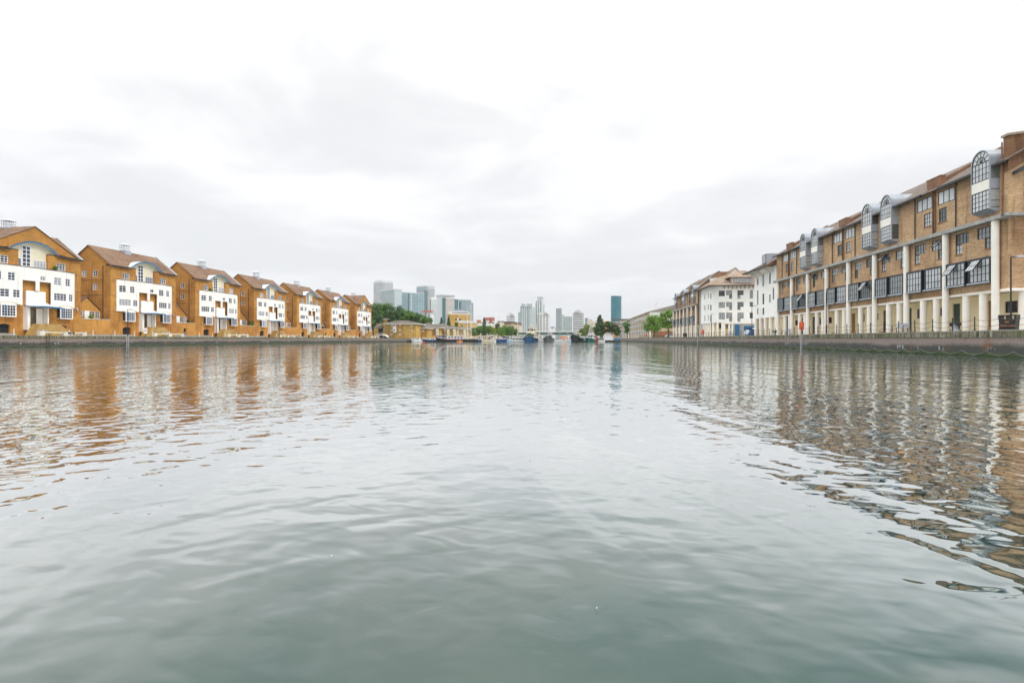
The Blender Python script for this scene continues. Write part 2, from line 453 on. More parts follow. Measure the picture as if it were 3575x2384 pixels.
def watermat():
    m, t, b = newmat('dock_water')
    pos = t.n('ShaderNodeNewGeometry').outputs['Position']
    grp = bpy.data.node_groups.new('wave_height', 'ShaderNodeTree')
    grp.interface.new_socket('Vector', in_out='INPUT', socket_type='NodeSocketVector')
    grp.interface.new_socket('Height', in_out='OUTPUT', socket_type='NodeSocketFloat')
    q = NT(grp)
    gi = q.n('NodeGroupInput').outputs[0]; go = q.n('NodeGroupOutput')
    def layer(angle, lx, ly, amp, detail=1.5, off=0.0, dist=0.3):
        # lx, ly = wavelength across and along the crests, in metres
        mp = q.n('ShaderNodeMapping', vector_type='TEXTURE', inp={'Vector': gi, 'Rotation': (0,0,rad(angle)), 'Scale': (lx, ly, 1), 'Location': (off, off*1.7, 0)}).outputs[0]
        return q.math('MULTIPLY', q.n('ShaderNodeTexNoise', noise_dimensions='2D', inp={'Vector': mp, 'Scale': 1.0, 'Detail': detail, 'Roughness': 0.4, 'Distortion': dist}).outputs[0], amp)
    pn = q.n('ShaderNodeTexNoise', noise_dimensions='2D', inp={'Vector': gi, 'Scale': 0.07, 'Detail': 2.0}).outputs[0]
    pat = q.n('ShaderNodeMapRange', inp={0: pn, 1: 0.35, 2: 0.65, 3: 0.65, 4: 1.3}).outputs[0]
    h1 = layer(14, 1.0, 4.0, 0.026, 1.0)           # long lazy crests running up the dock
    h2 = layer(22, 0.34, 2.0, 0.0098, 1.0, 3.1)
    h3 = layer(-55, 0.32, 0.46, 0.0092, 1.0, 9.4)
    h4 = layer(80, 0.15, 0.26, 0.0032, 1.0, 5.7)
    s = q.math('ADD', h1, q.math('MULTIPLY', q.math('ADD', q.math('ADD', h2, h3), h4), pat))
    grp.links.new(s, go.inputs[0])
    def H(dx, dy):
        v = t.vmath('ADD', pos, (dx, dy, 0)) if (dx or dy) else pos
        n = t.nt.nodes.new('ShaderNodeGroup'); n.node_tree = grp
        t.nt.links.new(v, n.inputs[0]); return n.outputs[0]
    e = 0.02
    h0, hx, hy = H(0,0), H(e,0), H(0,e)
    gx = t.math('MULTIPLY', t.math('SUBTRACT', h0, hx), 1/e)
    gy = t.math('MULTIPLY', t.math('SUBTRACT', h0, hy), 1/e)
    nrm = t.vmath('NORMALIZE', t.n('ShaderNodeCombineXYZ', inp={0: gx, 1: gy, 2: 1.0}).outputs[0])
    link(t, nrm, b.inputs['Normal'])
    # murky green-brown body, its patches painting in cloud reflections; mirror boosted beyond water's Fresnel
    mk = t.n('ShaderNodeTexNoise', noise_dimensions='2D', inp={'Vector': pos, 'Scale': 0.34, 'Detail': 3.0, 'Roughness': 0.5, 'Distortion': 0.6}).outputs[0]
    body = t.ramp(mk, [(0.42, (0.003,0.050,0.042)), (0.62, (0.060,0.090,0.076))])
    fr = t.n('ShaderNodeFresnel', inp={'IOR': 1.333, 'Normal': nrm}).outputs[0]
    ex = t.math('EXPONENT', t.math('MULTIPLY', t.math('POWER', fr, 1.85), -25.0))
    fac = t.math('MULTIPLY', t.math('SUBTRACT', 1.0, ex), 0.87)
    df = t.n('ShaderNodeBsdfDiffuse', inp={'Color': body, 'Normal': nrm})
    gl = t.n('ShaderNodeBsdfGlossy', inp={'Color': (1,1,1,1), 'Roughness': 0.0, 'Normal': nrm})
    mx = t.n('ShaderNodeMixShader', inp={0: fac, 1: df.outputs[0], 2: gl.outputs[0]})
    out = [n for n in m.node_tree.nodes if n.type == 'OUTPUT_MATERIAL'][0]
    link(t, mx.outputs[0], out.inputs['Surface'])
    m.node_tree.nodes.remove(b)
    return m
wm = MB()
wm.face([(XL-.5,NEARY,0),(XR+.5,NEARY,0),(XR+.5,FARY+.5,0),(XL-.5,FARY+.5,0)])
M['water'] = watermat()
tag(wm.build('water', M['water']), kind='structure')

# quay walls
def quay(name, label, rects, cop):
    root = empty(name, (0,0,0)); tag(root, label, 'quay wall')
    a = MB()
    for r in rects: a.box(*r, -3.9, 1.36)
    a.build('brick_face', M['quay'], root)
    c = MB()
    for (x0,x1,y0,y1) in cop:
        L = max(x1-x0, y1-y0); n = max(1, int(L/1.5))
        for i in range(n):     # separate coping stones with open joints
            if y1-y0 > x1-x0: c.box(x0, x1, y0+L*i/n, y0+L*(i+1)/n-.02, 1.36, 1.80+R.uniform(-.012,.012))
            else: c.box(x0+L*i/n, x0+L*(i+1)/n-.02, y0, y1, 1.36, 1.80+R.uniform(-.012,.012))
    c.build('coping_stones', M['coping'], root)
    return root
quay('quay_wall', 'long brick quay wall with stained stone coping below the chain posts on the right bank', [(XR, XR+.62, NEARY, FARY)], [(XR-.07, XR+.9, NEARY, FARY)])
quay('quay_wall', 'weathered brick quay wall with pale coping in front of the orange gabled houses', [(XL-.62, XL, NEARY, 268)], [(XL-.9, XL+.07, NEARY, 268)])
# far left quay juts out towards the moored boats; far end and near end close the dock
QX = x_at(1434, 268)
quay('quay_wall', 'dark timber-faced quay in front of the yellow brick flats, left of the white cruiser', [(XL-.6, QX, 268, 268.7), (QX-.6, QX, 268.7, FARY)], [(XL-.6, QX, 268-.07, 269)])
quay('quay_wall', 'low brick wall closing the dock beneath the green road bridge', [(XL, XR, FARY, FARY+.6)], [(XL, XR, FARY-.07, FARY+.8)])
quay('quay_wall', 'brick wall closing the near end of the dock', [(XL, XR, NEARY-.6, NEARY)], [(XL, XR, NEARY-.9, NEARY+.07)])
lf = MB(); lf.face([(XL-.5,268.5,GZ-.02),(QX-.3,268.5,GZ-.02),(QX-.3,FARY,GZ-.02),(XL-.5,FARY,GZ-.02)])
tag(lf.build('ground', M['pave']), kind='structure')

# chains looped along the foot of both quays
def chain_run(x, side, y0, y1, step, label):
    m = MB()
    y = y0
    while y < y1:
        pts = []
        for k in range(9):
            s = k/8; zz_ = 0.36 - 0.30*math.sin(math.pi*s)**0.8
            pts.append((x + side*0.05, y + step*s, zz_))
        m.path(pts, 0.022, 5)
        y += step
    tag(m.build('mooring_chain', M['palechain']), label, 'chain')
chain_run(XR, -1, 30, 130, 2.42, 'pale chain looped along the foot of the right quay wall just above the water')
chain_run(XL, 1, 60, 240, 2.42, 'pale chain looped along the foot of the left quay wall below the gabled houses')

# ================================================================ LEFT BANK HOUSES
HX = -93.0
def make_house(Yright, gabled):
    h = empty('gabled_house', (HX, Yright-20.0, GZ+.02), rad(90))
    UC = 11.2
    # main brick shell
    fr = MB()
    holes = [(5.4,7.4,.45,1.75), (15.2,17.2,.45,1.75), (9.9,12.9,2.1,4.8), (5.4,7.15,11.9,13.2), (15.3,17.05,11.9,13.2)]
    wallmesh(fr, FLAT, 2.5, 8.7, 0, 14.4, [x for x in holes if x[1] < 8.7], .35)
    wallmesh(fr, FLAT, 13.7, 20, 0, 14.4, [x for x in holes if x[0] > 13.7], .35)
    wallmesh(fr, FLAT, 8.7, 13.7, 0, 11.6, [holes[2]], 1.2)
    # arched heads over the garage openings
    for g0 in (5.4, 15.2):
        pts = [(g0 + 2.0*k/8, 1.75 + .26*math.sin(math.pi*k/8)) for k in range(9)]
        fr.prism([(g0-.12,1.72)] + [(x+ (-.12 if k==0 else .12 if k==8 else 0), z+.16) for k,(x,z) in enumerate(pts)] + [(g0+2.12,1.72)] + list(reversed(pts)), -.025, -.003)
    # recess cheeks
    fr.box(8.7, 8.72, 0.02, .9, 11.6, 14.4); fr.box(13.68, 13.7, 0.02, .9, 11.6, 14.4)
    # gable ends and rear
    sidewin = [(2.9, 12.1), (5.4, 12.1), (2.9, 9.4)]
    for u, s in ((2.5, -1), (20.0, 1)):
        hol = [(a, a+1.1, z, z+1.25) for a, z in sidewin] if s < 0 else []
        wallmesh(fr, (lambda uu, dd, z, u=u, s=s: (u - s*dd, uu, z)), 0, 9.8, 0, 14.4, hol, .12)
        fr.face([(u,0,14.4), (u,9.8,14.4), (u,4.9,18.35)])
    fr.box(2.5, 20, 9.78, 9.8, 0, 14.4)
    # low projecting corner pier heads
    fr.build('brick_wall', M['orange_brick'], h)
    for a, z in sidewin:
        window(h, 2.5+.05, a+1.1, z, 1.1, 1.25, 2, 2, fw=.12, bar=.09, rz=rad(-90))
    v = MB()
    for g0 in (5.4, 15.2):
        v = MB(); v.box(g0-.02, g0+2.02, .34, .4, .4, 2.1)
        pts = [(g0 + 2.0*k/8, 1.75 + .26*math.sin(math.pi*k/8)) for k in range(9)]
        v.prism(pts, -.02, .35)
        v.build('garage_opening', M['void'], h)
    # plinth
    boxes('plinth', M['concrete'], h, (2.5, 8.15, -.25, -.004, 0, .42), (16.3, 20, -.25, -.004, 0, .42))
    for zc_ in (4.95, 8.3, 11.35):
        boxes('string_course', M['red_brick'], h, (2.48, 3.76, -.03, -.003, zc_, zc_+.12), (18.66, 20.02, -.03, -.003, zc_, zc_+.12), (2.47, 2.497, 1.75, 9.8, zc_, zc_+.12))
    # roof
    rf = MB()
    E_ = .35
    for ys, sg in ((0, -1), (9.8, 1)):
        y0 = ys + sg*E_; z0 = 14.4 - E_*.806
        for (ua, ub, yy) in (((2.3, 6.9, y0), (6.9, 15.3, .62), (15.3, 20.2, y0)) if sg < 0 else ((2.3, 20.2, y0),)):
            zq = 14.4 + (yy if sg < 0 else 9.8-yy)*.806
            rf.hexa([(ua,yy,zq+.03),(ub,yy,zq+.03),(ub,4.9,18.38),(ua,4.9,18.38)], [(ua,yy,zq+.21),(ub,yy,zq+.21),(ub,4.9,18.56),(ua,4.9,18.56)])
    roof = rf.build('roof', M['slate'], h)
    cp = MB()
    for ys, sg in ((0, -1), (9.8, 1)):
        y0 = ys + sg*E_; z0 = 14.4 - E_*.806
        cp.hexa([(19.85,y0,z0+.2),(20.28,y0,z0+.2),(20.28,4.9,18.55),(19.85,4.9,18.55)], [(19.85,y0,z0+.36),(20.28,y0,z0+.36),(20.28,4.9,18.72),(19.85,4.9,18.72)])
    cp.build('coping', M['coping_grey'], h)
    MB().box(6.9, 8.72, -.06, .5, 14.402, 14.5).build('parapet_cap', M['gutter'], h)
    MB().box(13.68, 15.3, -.06, .5, 14.402, 14.5).build('parapet_cap', M['gutter'], h)
    # eaves gutters either side of the vault
    boxes('gutter', M['gutter'], h, (2.35, 7.0, -.5, -.36, 14.2, 14.42), (15.4, 20.15, -.5, -.36, 14.2, 14.42))
    pp = MB().box(2.42, 2.49, 1.6, 1.7, 3.2, 14.3).box(2.40, 2.5, -.2, .9, 14.28, 14.5)
    pp.build('drainpipe', M['gutter'], h)
    # roof lantern
    ln = MB().box(UC-.75, UC+.75, 4.1, 5.7, 17.9, 18.75)
    lant = ln.build('roof_lantern', M['lead'], h)
    lf = MB()
    for x in (-.65,-.22,.22,.65):
        for y in (4.25, 5.55): lf.box(UC+x-.035, UC+x+.035, y-.035, y+.035, 18.75, 19.95)
    for y in (4.7, 5.1):
        for x in (-.65,.65): lf.box(UC+x-.035, UC+x+.035, y-.035, y+.035, 18.75, 19.95)
    for z in (18.78, 19.35, 19.9):
        lf.box(UC-.70, UC+.70, 4.20, 4.24, z, z+.07); lf.box(UC-.70, UC+.70, 5.56, 5.6, z, z+.07)
        lf.box(UC-.70, UC-.66, 4.24, 5.56, z, z+.07); lf.box(UC+.66, UC+.70, 4.24, 5.56, z, z+.07)
    lf.build('lantern_frame', M['metal_pale'], lant)
    pc = MB(); b0 = [(UC-.8,4.1,19.97),(UC+.8,4.1,19.97),(UC+.8,5.7,19.97),(UC-.8,5.7,19.97)]
    for k in range(4): pc.face([b0[k], b0[(k+1)%4], (UC,4.9,20.4)])
    pc.build('lantern_cap', M['metal_pale'], lant)
    # bowed white render screen
    def yb(u): 
        tt = (u-UC)/7.42
        return -(0.16 + 0.55*(1-abs(tt)**3.2))
    PW = lambda u, d, z: (u, yb(u)+d, z)
    wins = [(4.25,5.75,9.1,10.5,2,3),(6.55,7.7,9.1,10.5,2,3),(11.64+.1,12.72,9.6,10.4,2,1),(14.2,15.7,9.1,10.5,2,3),(16.5,17.6,9.1,10.5,2,3),
            (4.25,6.85,6.35,7.7,4,3),(7.3,8.45,6.35,7.7,2,3),(14.2,16.8,6.35,7.7,4,3),(17.25,18.2,6.35,7.7,2,3)]
    ws = MB()
    notch = [(8.8,11.0,5.2,9.4),(11.0,11.65,5.2,7.8),(11.65,13.7,5.2,9.4)]
    wallmesh(ws, PW, 3.8, 18.62, 5.2, 11.65, [w_[:4] for w_ in wins] + notch, .14, [3.8 + (14.82)*k/30 for k in range(31)])
    n = 30
    for k in range(n):
        a = 3.8+14.82*k/n; b = 3.8+14.82*(k+1)/n
        ws.face([(a,yb(a),11.65),(b,yb(b),11.65),(b,-.004,11.65),(a,-.004,11.65)])
        if not (8.6 < a < 13.4): ws.face([(a,yb(a),5.2),(a,-.004,5.2),(b,-.004,5.2),(b,yb(b),5.2)])
    ws.face([(3.8,yb(3.8),5.2),(3.8,-.004,5.2),(3.8,-.004,11.65),(3.8,yb(3.8),11.65)])
    ws.face([(18.62,yb(18.62),5.2),(18.62,-.004,5.2),(18.62,-.004,11.65),(18.62,yb(18.62),11.65)])
    ws.build('white_facade', M['white'], h)
    for (a,b,c,d_,nx,nz) in wins:
        y0, y1 = yb(a), yb(b)
        window(h, a, y0+.05, c, math.hypot(b-a, y1-y0), d_-c, nx, nz, rz=math.atan2(y1-y0, b-a), fw=.10, bar=.07)
    cap = MB()
    for k in range(n):
        a = 3.75+14.92*k/n; b = 3.75+14.92*(k+1)/n
        cap.hexa([(a,yb(a)-.06,11.66),(b,yb(b)-.06,11.66),(b,yb(b)+.1,11.66),(a,yb(a)+.1,11.66)], [(a,yb(a)-.06,11.76),(b,yb(b)-.06,11.76),(b,yb(b)+.1,11.76),(a,yb(a)+.1,11.76)])
    cap.build('parapet_cap', M['gutter'], h)
    # entrance: white panel, splayed side panels, canopy, porch
    en = MB().box(9.65, 12.95, -.42, -.08, 5.25, 7.72).box(9.45, 9.9, -.9, -.004, 1.0, 5.0).box(12.9, 13.1, -.9, -.004, 2.1, 5.0).box(11.75,12.88,.05,.12,2.12,4.78)
    en.build('entrance_panel', M['white'], h)
    MB().box(9.92, 12.88, 1.15, 1.2, 2.1, 4.8).build('porch_back', M['cream'], h)
    dr = MB().box(10.1, 10.3, -.5, -.3, 2.1, 4.9).box(9.92,11.7,.55,.6,2.1,2.25).box(9.92,11.7,.5,.55,3.0,3.06)
    dr.build('porch_railing', M['green_door'], h)
    cy = MB()
    n = 8
    top = [(9.4+5.0*k/n, 5.0 + .95*math.sin(math.pi*k/n)**1.0) for k in range(n+1)]
    for k in range(n):
        (a,za),(b,zb) = top[k], top[k+1]
        cy.face([(a,-2.0,5.02+(za-5)*.15),(b,-2.0,5.02+(zb-5)*.15),(b,-.43,zb+.12),(a,-.43,za+.12)])
    cy.build('entrance_canopy', M['metal_pale'], h)
    MB().box(9.35, 14.45, -2.1, -2.0, 4.86, 5.08).box(9.35,9.45,-2.0,-.9,4.88,5.02).box(14.35,14.45,-2.0,-.2,4.88,5.02).build('canopy_edge', M['blue_trim'], h)
    # entrance ramp walls in sand brick
    st = MB().hexa([(8.2,-3.2,0),(16.2,-3.2,0),(15.6,-.95,0),(8.8,-.95,0)], [(10.2,-2.6,2.08),(13.6,-2.6,2.08),(13.6,-.95,2.08),(10.2,-.95,2.08)])
    st.build('entrance_steps', M['step_brick'], h)
    # box bays with blue post
    for u0 in (5.4, 15.35):
        bb = MB().box(u0, u0+2.4, -.75, -.004, 3.12, 3.24).box(u0, u0+2.4, -.75, -.004, 5.02, 5.16)
        for x in (u0, u0+2.28): bb.box(x, x+.12, -.75, -.65, 3.24, 5.02)
        bay = bb.build('bay_window', M['upvc'], h)
        window(bay, u0+.12, -.73, 3.24, 2.16, 1.78, 5, 4, fw=.06, bar=.06, name='window_frame')
        MB().box(u0+.55, u0+.67, -.79, -.752, 3.2, 5.1).build('blue_post', M['blue_trim'], bay)
        boxes('side_glass', M['glass'], bay, (u0+.02, u0+.06, -.64, -.01, 3.26, 5.0), (u0+2.34, u0+2.38, -.64, -.01, 3.26, 5.0))
        hd = MB(); k_ = 8
        for k in range(k_):
            a = u0-.5+3.4*k/k_; b = u0-.5+3.4*(k+1)/k_
            za = 5.2+.42*math.sin(math.pi*k/k_); zb = 5.2+.42*math.sin(math.pi*(k+1)/k_)
            hd.hexa([(a,yb(a)-.10,za),(b,yb(b)-.10,zb),(b,yb(b)-.003,zb),(a,yb(a)-.003,za)], [(a,yb(a)-.10,za+.1),(b,yb(b)-.10,zb+.1),(b,yb(b)-.003,zb+.1),(a,yb(a)-.003,za+.1)])
        hd.build('arched_hood', M['cream'], bay)
    # top-floor flats: windows, cream recess, vault
    window(h, 5.4, .1, 11.9, 1.75, 1.3, 3, 3, fw=.12, bar=.07); window(h, 15.3, .1, 11.9, 1.75, 1.3, 3, 3, fw=.12, bar=.07)
    lu = MB()
    hw, rise, z0 = 4.15, 1.6, 14.5
    arc = [(UC - hw*math.cos(math.pi*k/16), z0 + rise*math.sin(math.pi*k/16)) for k in range(17)]
    arc = [(UC + hw*(2*k/16-1), z0 + rise*(1-(2*k/16-1)**2)) for k in range(17)]
    yw = .35
    lu.face([(8.72,yw,11.66),(13.68,yw,11.66),(13.68,yw,14.45),(8.72,yw,14.45)])
    lu.face([(x,yw-.02,z) for x,z in [(UC-hw,14.42)] + arc + [(UC+hw,14.42)]])
    lu.build('cream_recess', M['cream'], h)
    window(h, 9.5, yw-.10, 11.85, 1.5, 3.55, 2, 5, fw=.14, bar=.1); window(h, 11.45, yw-.10, 11.85, 2.2, 1.3, 4, 3, fw=.1, bar=.07); window(h, 8.76, yw-.10, 11.85, .68, 1.3, 1, 3, fw=.1, bar=.07)
    va = MB()
    yf, ybk = (-.55, 2.6) if not gabled else (-.40, .33)
    for k in range(16):
        (a,za),(b,zb) = arc[k], arc[k+1]
        va.hexa([(a,yf,za),(b,yf,zb),(b,ybk,zb),(a,ybk,za)], [(a,yf,za+.14),(b,yf,zb+.14),(b,ybk,zb+.14),(a,ybk,za+.14)])
    va.build('barrel_vault', M['metal_pale'], h)
    ed = MB()
    for k in range(16):
        (a,za),(b,zb) = arc[k], arc[k+1]
        ed.hexa([(a,yf-.08,za-.06),(b,yf-.08,zb-.06),(b,yf-.003,zb-.06),(a,yf-.003,za-.06)], [(a,yf-.08,za+.18),(b,yf-.08,zb+.18),(b,yf-.003,zb+.18),(a,yf-.003,za+.18)])
    ed.build('vault_edge', M['blue_trim'], h)
    if gabled:
        gb = MB()
        out = [(3.4,14.42)] + [(UC-hw-.02,14.5)] + [(x,z+.15) for x,z in arc] + [(UC+hw+.02,14.5)] + [(19.0,14.42),(UC,18.75)]
        # brick cross gable cut round the vault
        xs = [3.4] + [x for x,_ in arc] + [19.0]
        zt = lambda x: 14.42 + 4.33*(1-abs(x-UC)/7.8)
        zb_ = [14.42] + [z+.145 for _,z in arc] + [14.42]
        for k in range(len(xs)-1):
            a,b = xs[k], xs[k+1]
            gb.hexa([(a,-.30,zb_[k]),(b,-.30,zb_[k+1]),(b,-.05,zb_[k+1]),(a,-.05,zb_[k])], [(a,-.30,max(zt(a),zb_[k]+.01)),(b,-.30,max(zt(b),zb_[k+1]+.01)),(b,-.05,max(zt(b),zb_[k+1]+.01)),(a,-.05,max(zt(a),zb_[k]+.01))])
        gb.build('cross_gable', M['orange_brick'], h)
        cr = MB()
        for s in (-1, 1):
            cr.hexa([(UC+s*7.9,-.42,14.45),(UC,-.42,18.79),(UC,4.8,18.79),(UC+s*7.9,-.1,14.45)], [(UC+s*7.9,-.42,14.6),(UC,-.42,18.94),(UC,4.8,18.94),(UC+s*7.9,-.1,14.6)])
        cr.build('cross_roof', M['slate'], h)
    # satellite dishes and roof-terrace clutter
    for (x, z) in ((8.75, 5.6), (18.9, 5.0), (14.0, 5.4)):
        dm = MB().tube((x,-.35,z),(x+.06,-.45,z+.05),.04,.30,10).tube((x,-.35,z),(x,0,z-.1),.03,.03,5)
        dm.build('satellite_dish', M['galv'], h)
    return h
def make_link(Yright):
    """low garden-wall building filling the gap before a house"""
    l = empty('link_building', (HX, Yright-20.0, GZ+.02), rad(90))
    wm_ = MB(); wallmesh(wm_, FLAT, -3.98, 2.48, 0, 3.3, [(-1.4,-.5,0,2.05)] if make_link.door else [], .3)
    wm_.box(-3.98, 2.48, .3, .34, 3.0, 3.3)
    wm_.build('brick_wall', M['orange_brick'], l)
    if make_link.door: MB().box(-1.42,-.48,.28,.33,0,2.1).build('door', M['void'], l)
    MB().box(-3.98, 2.48, -.08, .36, 3.302, 3.40).build('coping', M['stone'], l)
    MB().box(-3.98, 2.48, -.2, -.003, 0, .35).build('plinth', M['concrete'], l)
    up = MB(); wallmesh(up, FLAT, -3.98, 2.48, 0, 5.2, [(-3.6,-3.1,3.5,5.0),(-2.6,-1.3,3.9,4.95),(.0,1.2,3.6,4.95),(1.35,2.3,3.6,4.95)], .1)
    pts = [(-3.9,5.2),(2.4,5.2),(-.6,7.6)]
    up.prism(pts, .004, .3)
    up.v = [(x, y+2.2, z) for x,y,z in up.v]
    up.build('upper_wall', M['orange_brick'], l)
    rr = MB(); rr.hexa([(-4.0,2.0,5.2),(-.6,2.0,7.65),(-.6,8.5,7.65),(-4.0,8.5,5.2)], [(-4.0,2.0,5.36),(-.6,2.0,7.81),(-.6,8.5,7.81),(-4.0,8.5,5.36)])
    rr.hexa([(-.6,2.0,7.65),(2.48,2.0,5.2),(2.48,8.5,5.2),(-.6,8.5,7.65)], [(-.6,2.0,7.81),(2.48,2.0,5.36),(2.48,8.5,5.36),(-.6,8.5,7.81)])
    rr.build('roof', M['slate'], l)
    for (a,b,c,d_) in ((-3.6,-3.1,3.5,5.0),(-2.6,-1.3,3.9,4.95),(.0,1.2,3.6,4.95),(1.35,2.3,3.6,4.95)):
        window(l, a, 2.25, c, b-a, d_-c, 2 if b-a > .6 else 1, 3, fw=.1, bar=.07)
    MB().box(-1.2, -.15, 2.0, 2.18, 3.42, 5.0).box(-4,-3.7,1.9,2.18,3.42,5.05).build('white_door', M['white'], l)
    return l
ordn = ['nearest', 'second', 'third', 'fourth', 'fifth', 'sixth', 'seventh and farthest']
YRS = [89.8 + 23.97*k for k in range(7)]
hlab = ['nearest orange brick gabled house, cut by the left photo edge, brick gable over blue arch',
        'second orange brick gabled house from the left edge, fully visible, white vault with blue rim',
        'third orange brick gabled house from the left edge, side wall half hidden by the second',
        'fourth orange brick gabled house, in the middle of the left row of seven',
        'fifth orange brick gabled house along the left bank, between the fourth and sixth roof lanterns',
        'sixth orange brick gabled house, last but one before the dark wood',
        'farthest orange brick house of the left row, beside the dark green wood']
h1 = make_house(YRS[0], True); h2 = make_house(YRS[1], False)
hs = [h1, h2]
for k in range(2, 6):
    c = copy_tree(h2); c.location.y = YRS[k]-20.0; hs.append(c)
h7 = copy_tree(h1); h7.location.y = YRS[6]-20.0; hs.append(h7)
for o, l in zip(hs, hlab): tag(o, l, 'house', 'orange brick gabled houses on the left bank')
make_link.door = False; l0 = make_link(YRS[1]); make_link.door = True; l1 = make_link(YRS[2])
lks = [l0, l1]
for k in (3, 4, 5, 6):
    c = copy_tree(l0 if k != 5 else l1); c.location.y = YRS[k]-20.0; lks.append(c)
for k, o in enumerate(lks):
    a = ['first and second', 'second and third', 'third and fourth', 'fourth and fifth', 'fifth and sixth', 'sixth and seventh'][k]
    tag(o, 'low orange brick link with white windows between the %s gabled houses' % a, 'building', 'low links between the gabled houses')

# stone benches (cream blocks with a beam) on the left towpath
for k in range(7):
    m = empty('stone_seat', (-88.4, YRS[k]-20+12.2, GZ+.03), rad(90))
    tag(m, 'cream stone seat of blocks and a beam before the entrance of the %s gabled house' % ordn[k].split(' and')[0], 'stone seat', 'stone seats on the left towpath')
    boxes('stone_block', M['stone'], m, *[(x, x+.9, -.3, .3, 0, .72) for x in (-4.2, -.1, 3.4)])
    boxes('beam', M['cream'], m, (-3.3, -.1, -.12, .12, .5, .66), (.8, 3.4, -.12, .12, .5, .66))

# ================================================================ RIGHT BANK: COLONNADED BRICK BUILDINGS
def cyl(mb, x, y, r, z0, z1, n=14): mb.tube((x,y,z0), (x,y,z1), r, r, n)
GR = GZ + .12
def oriel(parent, uc, wdt=2.0, zlow=9.35):
    o = empty('oriel', (uc, 0, 0)); o.parent = parent
    y0 = -.72; hw = wdt/2
    sh = MB()
    sh.hexa([(-hw,-.1,zlow),(hw,-.1,zlow),(hw,-.02,zlow),(-hw,-.02,zlow)], [(-hw,y0,zlow+.22),(hw,y0,zlow+.22),(hw,-.02,zlow+.22),(-hw,-.02,zlow+.22)])
    for x in (-hw, hw-.07):
        sh.box(x, x+.07, y0, y0+.1, zlow+.22, 13.45)
        sh.box(x, x+.07, y0+.1, -.002, zlow+.22, zlow+.3)
        sh.box(x, x+.07, y0+.1, 1.2, 11.15, 11.95)
        sh.box(x, x+.07, y0+.1, 2.0, 12.95, 13.45)
    # arch rim and barrel roof running back into the slope
    n = 14
    pt = lambda r, k: (-r*math.cos(math.pi*k/n), 13.45 + r*math.sin(math.pi*k/n))
    for k in range(n):
        a, b = pt(hw, k), pt(hw, k+1); c, d_ = pt(hw-.09, k), pt(hw-.09, k+1)
        sh.hexa([(c[0],y0,c[1]),(d_[0],y0,d_[1]),(b[0],y0,b[1]),(a[0],y0,a[1])], [(c[0],3.6,c[1]),(d_[0],3.6,d_[1]),(b[0],3.6,b[1]),(a[0],3.6,a[1])])
    sh.build('zinc_shell', M['lead'], o)
    MB().box(-hw+.07, hw-.07, y0+.02, y0+.1, 11.15, 11.95).build('cream_panel', M['column'], o)
    window(o, -hw+.07, y0+.02, zlow+.24, wdt-.14, 11.14-zlow-.24, 5, 4, 'black_frame', 'glass_pale', .06, .045, name='window_frame')
    window(o, -hw+.07, y0+.02, 11.96, wdt-.14, 1.49, 5, 3, 'black_frame', 'glass_pale', .06, .045, name='window_frame')
    # fanlight
    fl = MB(); r_ = hw-.12
    for k in range(1, 6):
        a = math.pi*k/6; fl.tube((0,y0+.05,13.46), (-r_*math.cos(a),y0+.05,13.46+r_*math.sin(a)), .022, .022, 4)
    for rr in (r_, r_*.5):
        fl.path([(-rr*math.cos(math.pi*k/12), y0+.055, 13.46+rr*math.sin(math.pi*k/12)) for k in range(13)], .03, 4)
    fo = fl.build('fanlight', M['black_frame'], o)
    gp = MB().prism([(-r_,13.46)] + [(-r_*math.cos(math.pi*k/12), 13.46+r_*math.sin(math.pi*k/12)) for k in range(1,12)] + [(r_,13.46)], y0+.07, y0+.08)
    gp.build('pane', M['glass_pale'], fo)
    # dark glazed cheeks
    for x in (-hw+.02, hw-.05):
        ch = MB()
        for z in (zlow+.3, 10.2, 11.1): ch.box(x-.01, x+.04, y0+.1, -.01, z, z+.05)
        boxes('side_glass', M['glass_r'], o, (x, x+.03, y0+.1, -.004, zlow+.3, 11.15), (x, x+.03, y0+.1, .8, 11.95, 12.95))
        ch.build('side_bars', M['black_frame'], o)
    return o

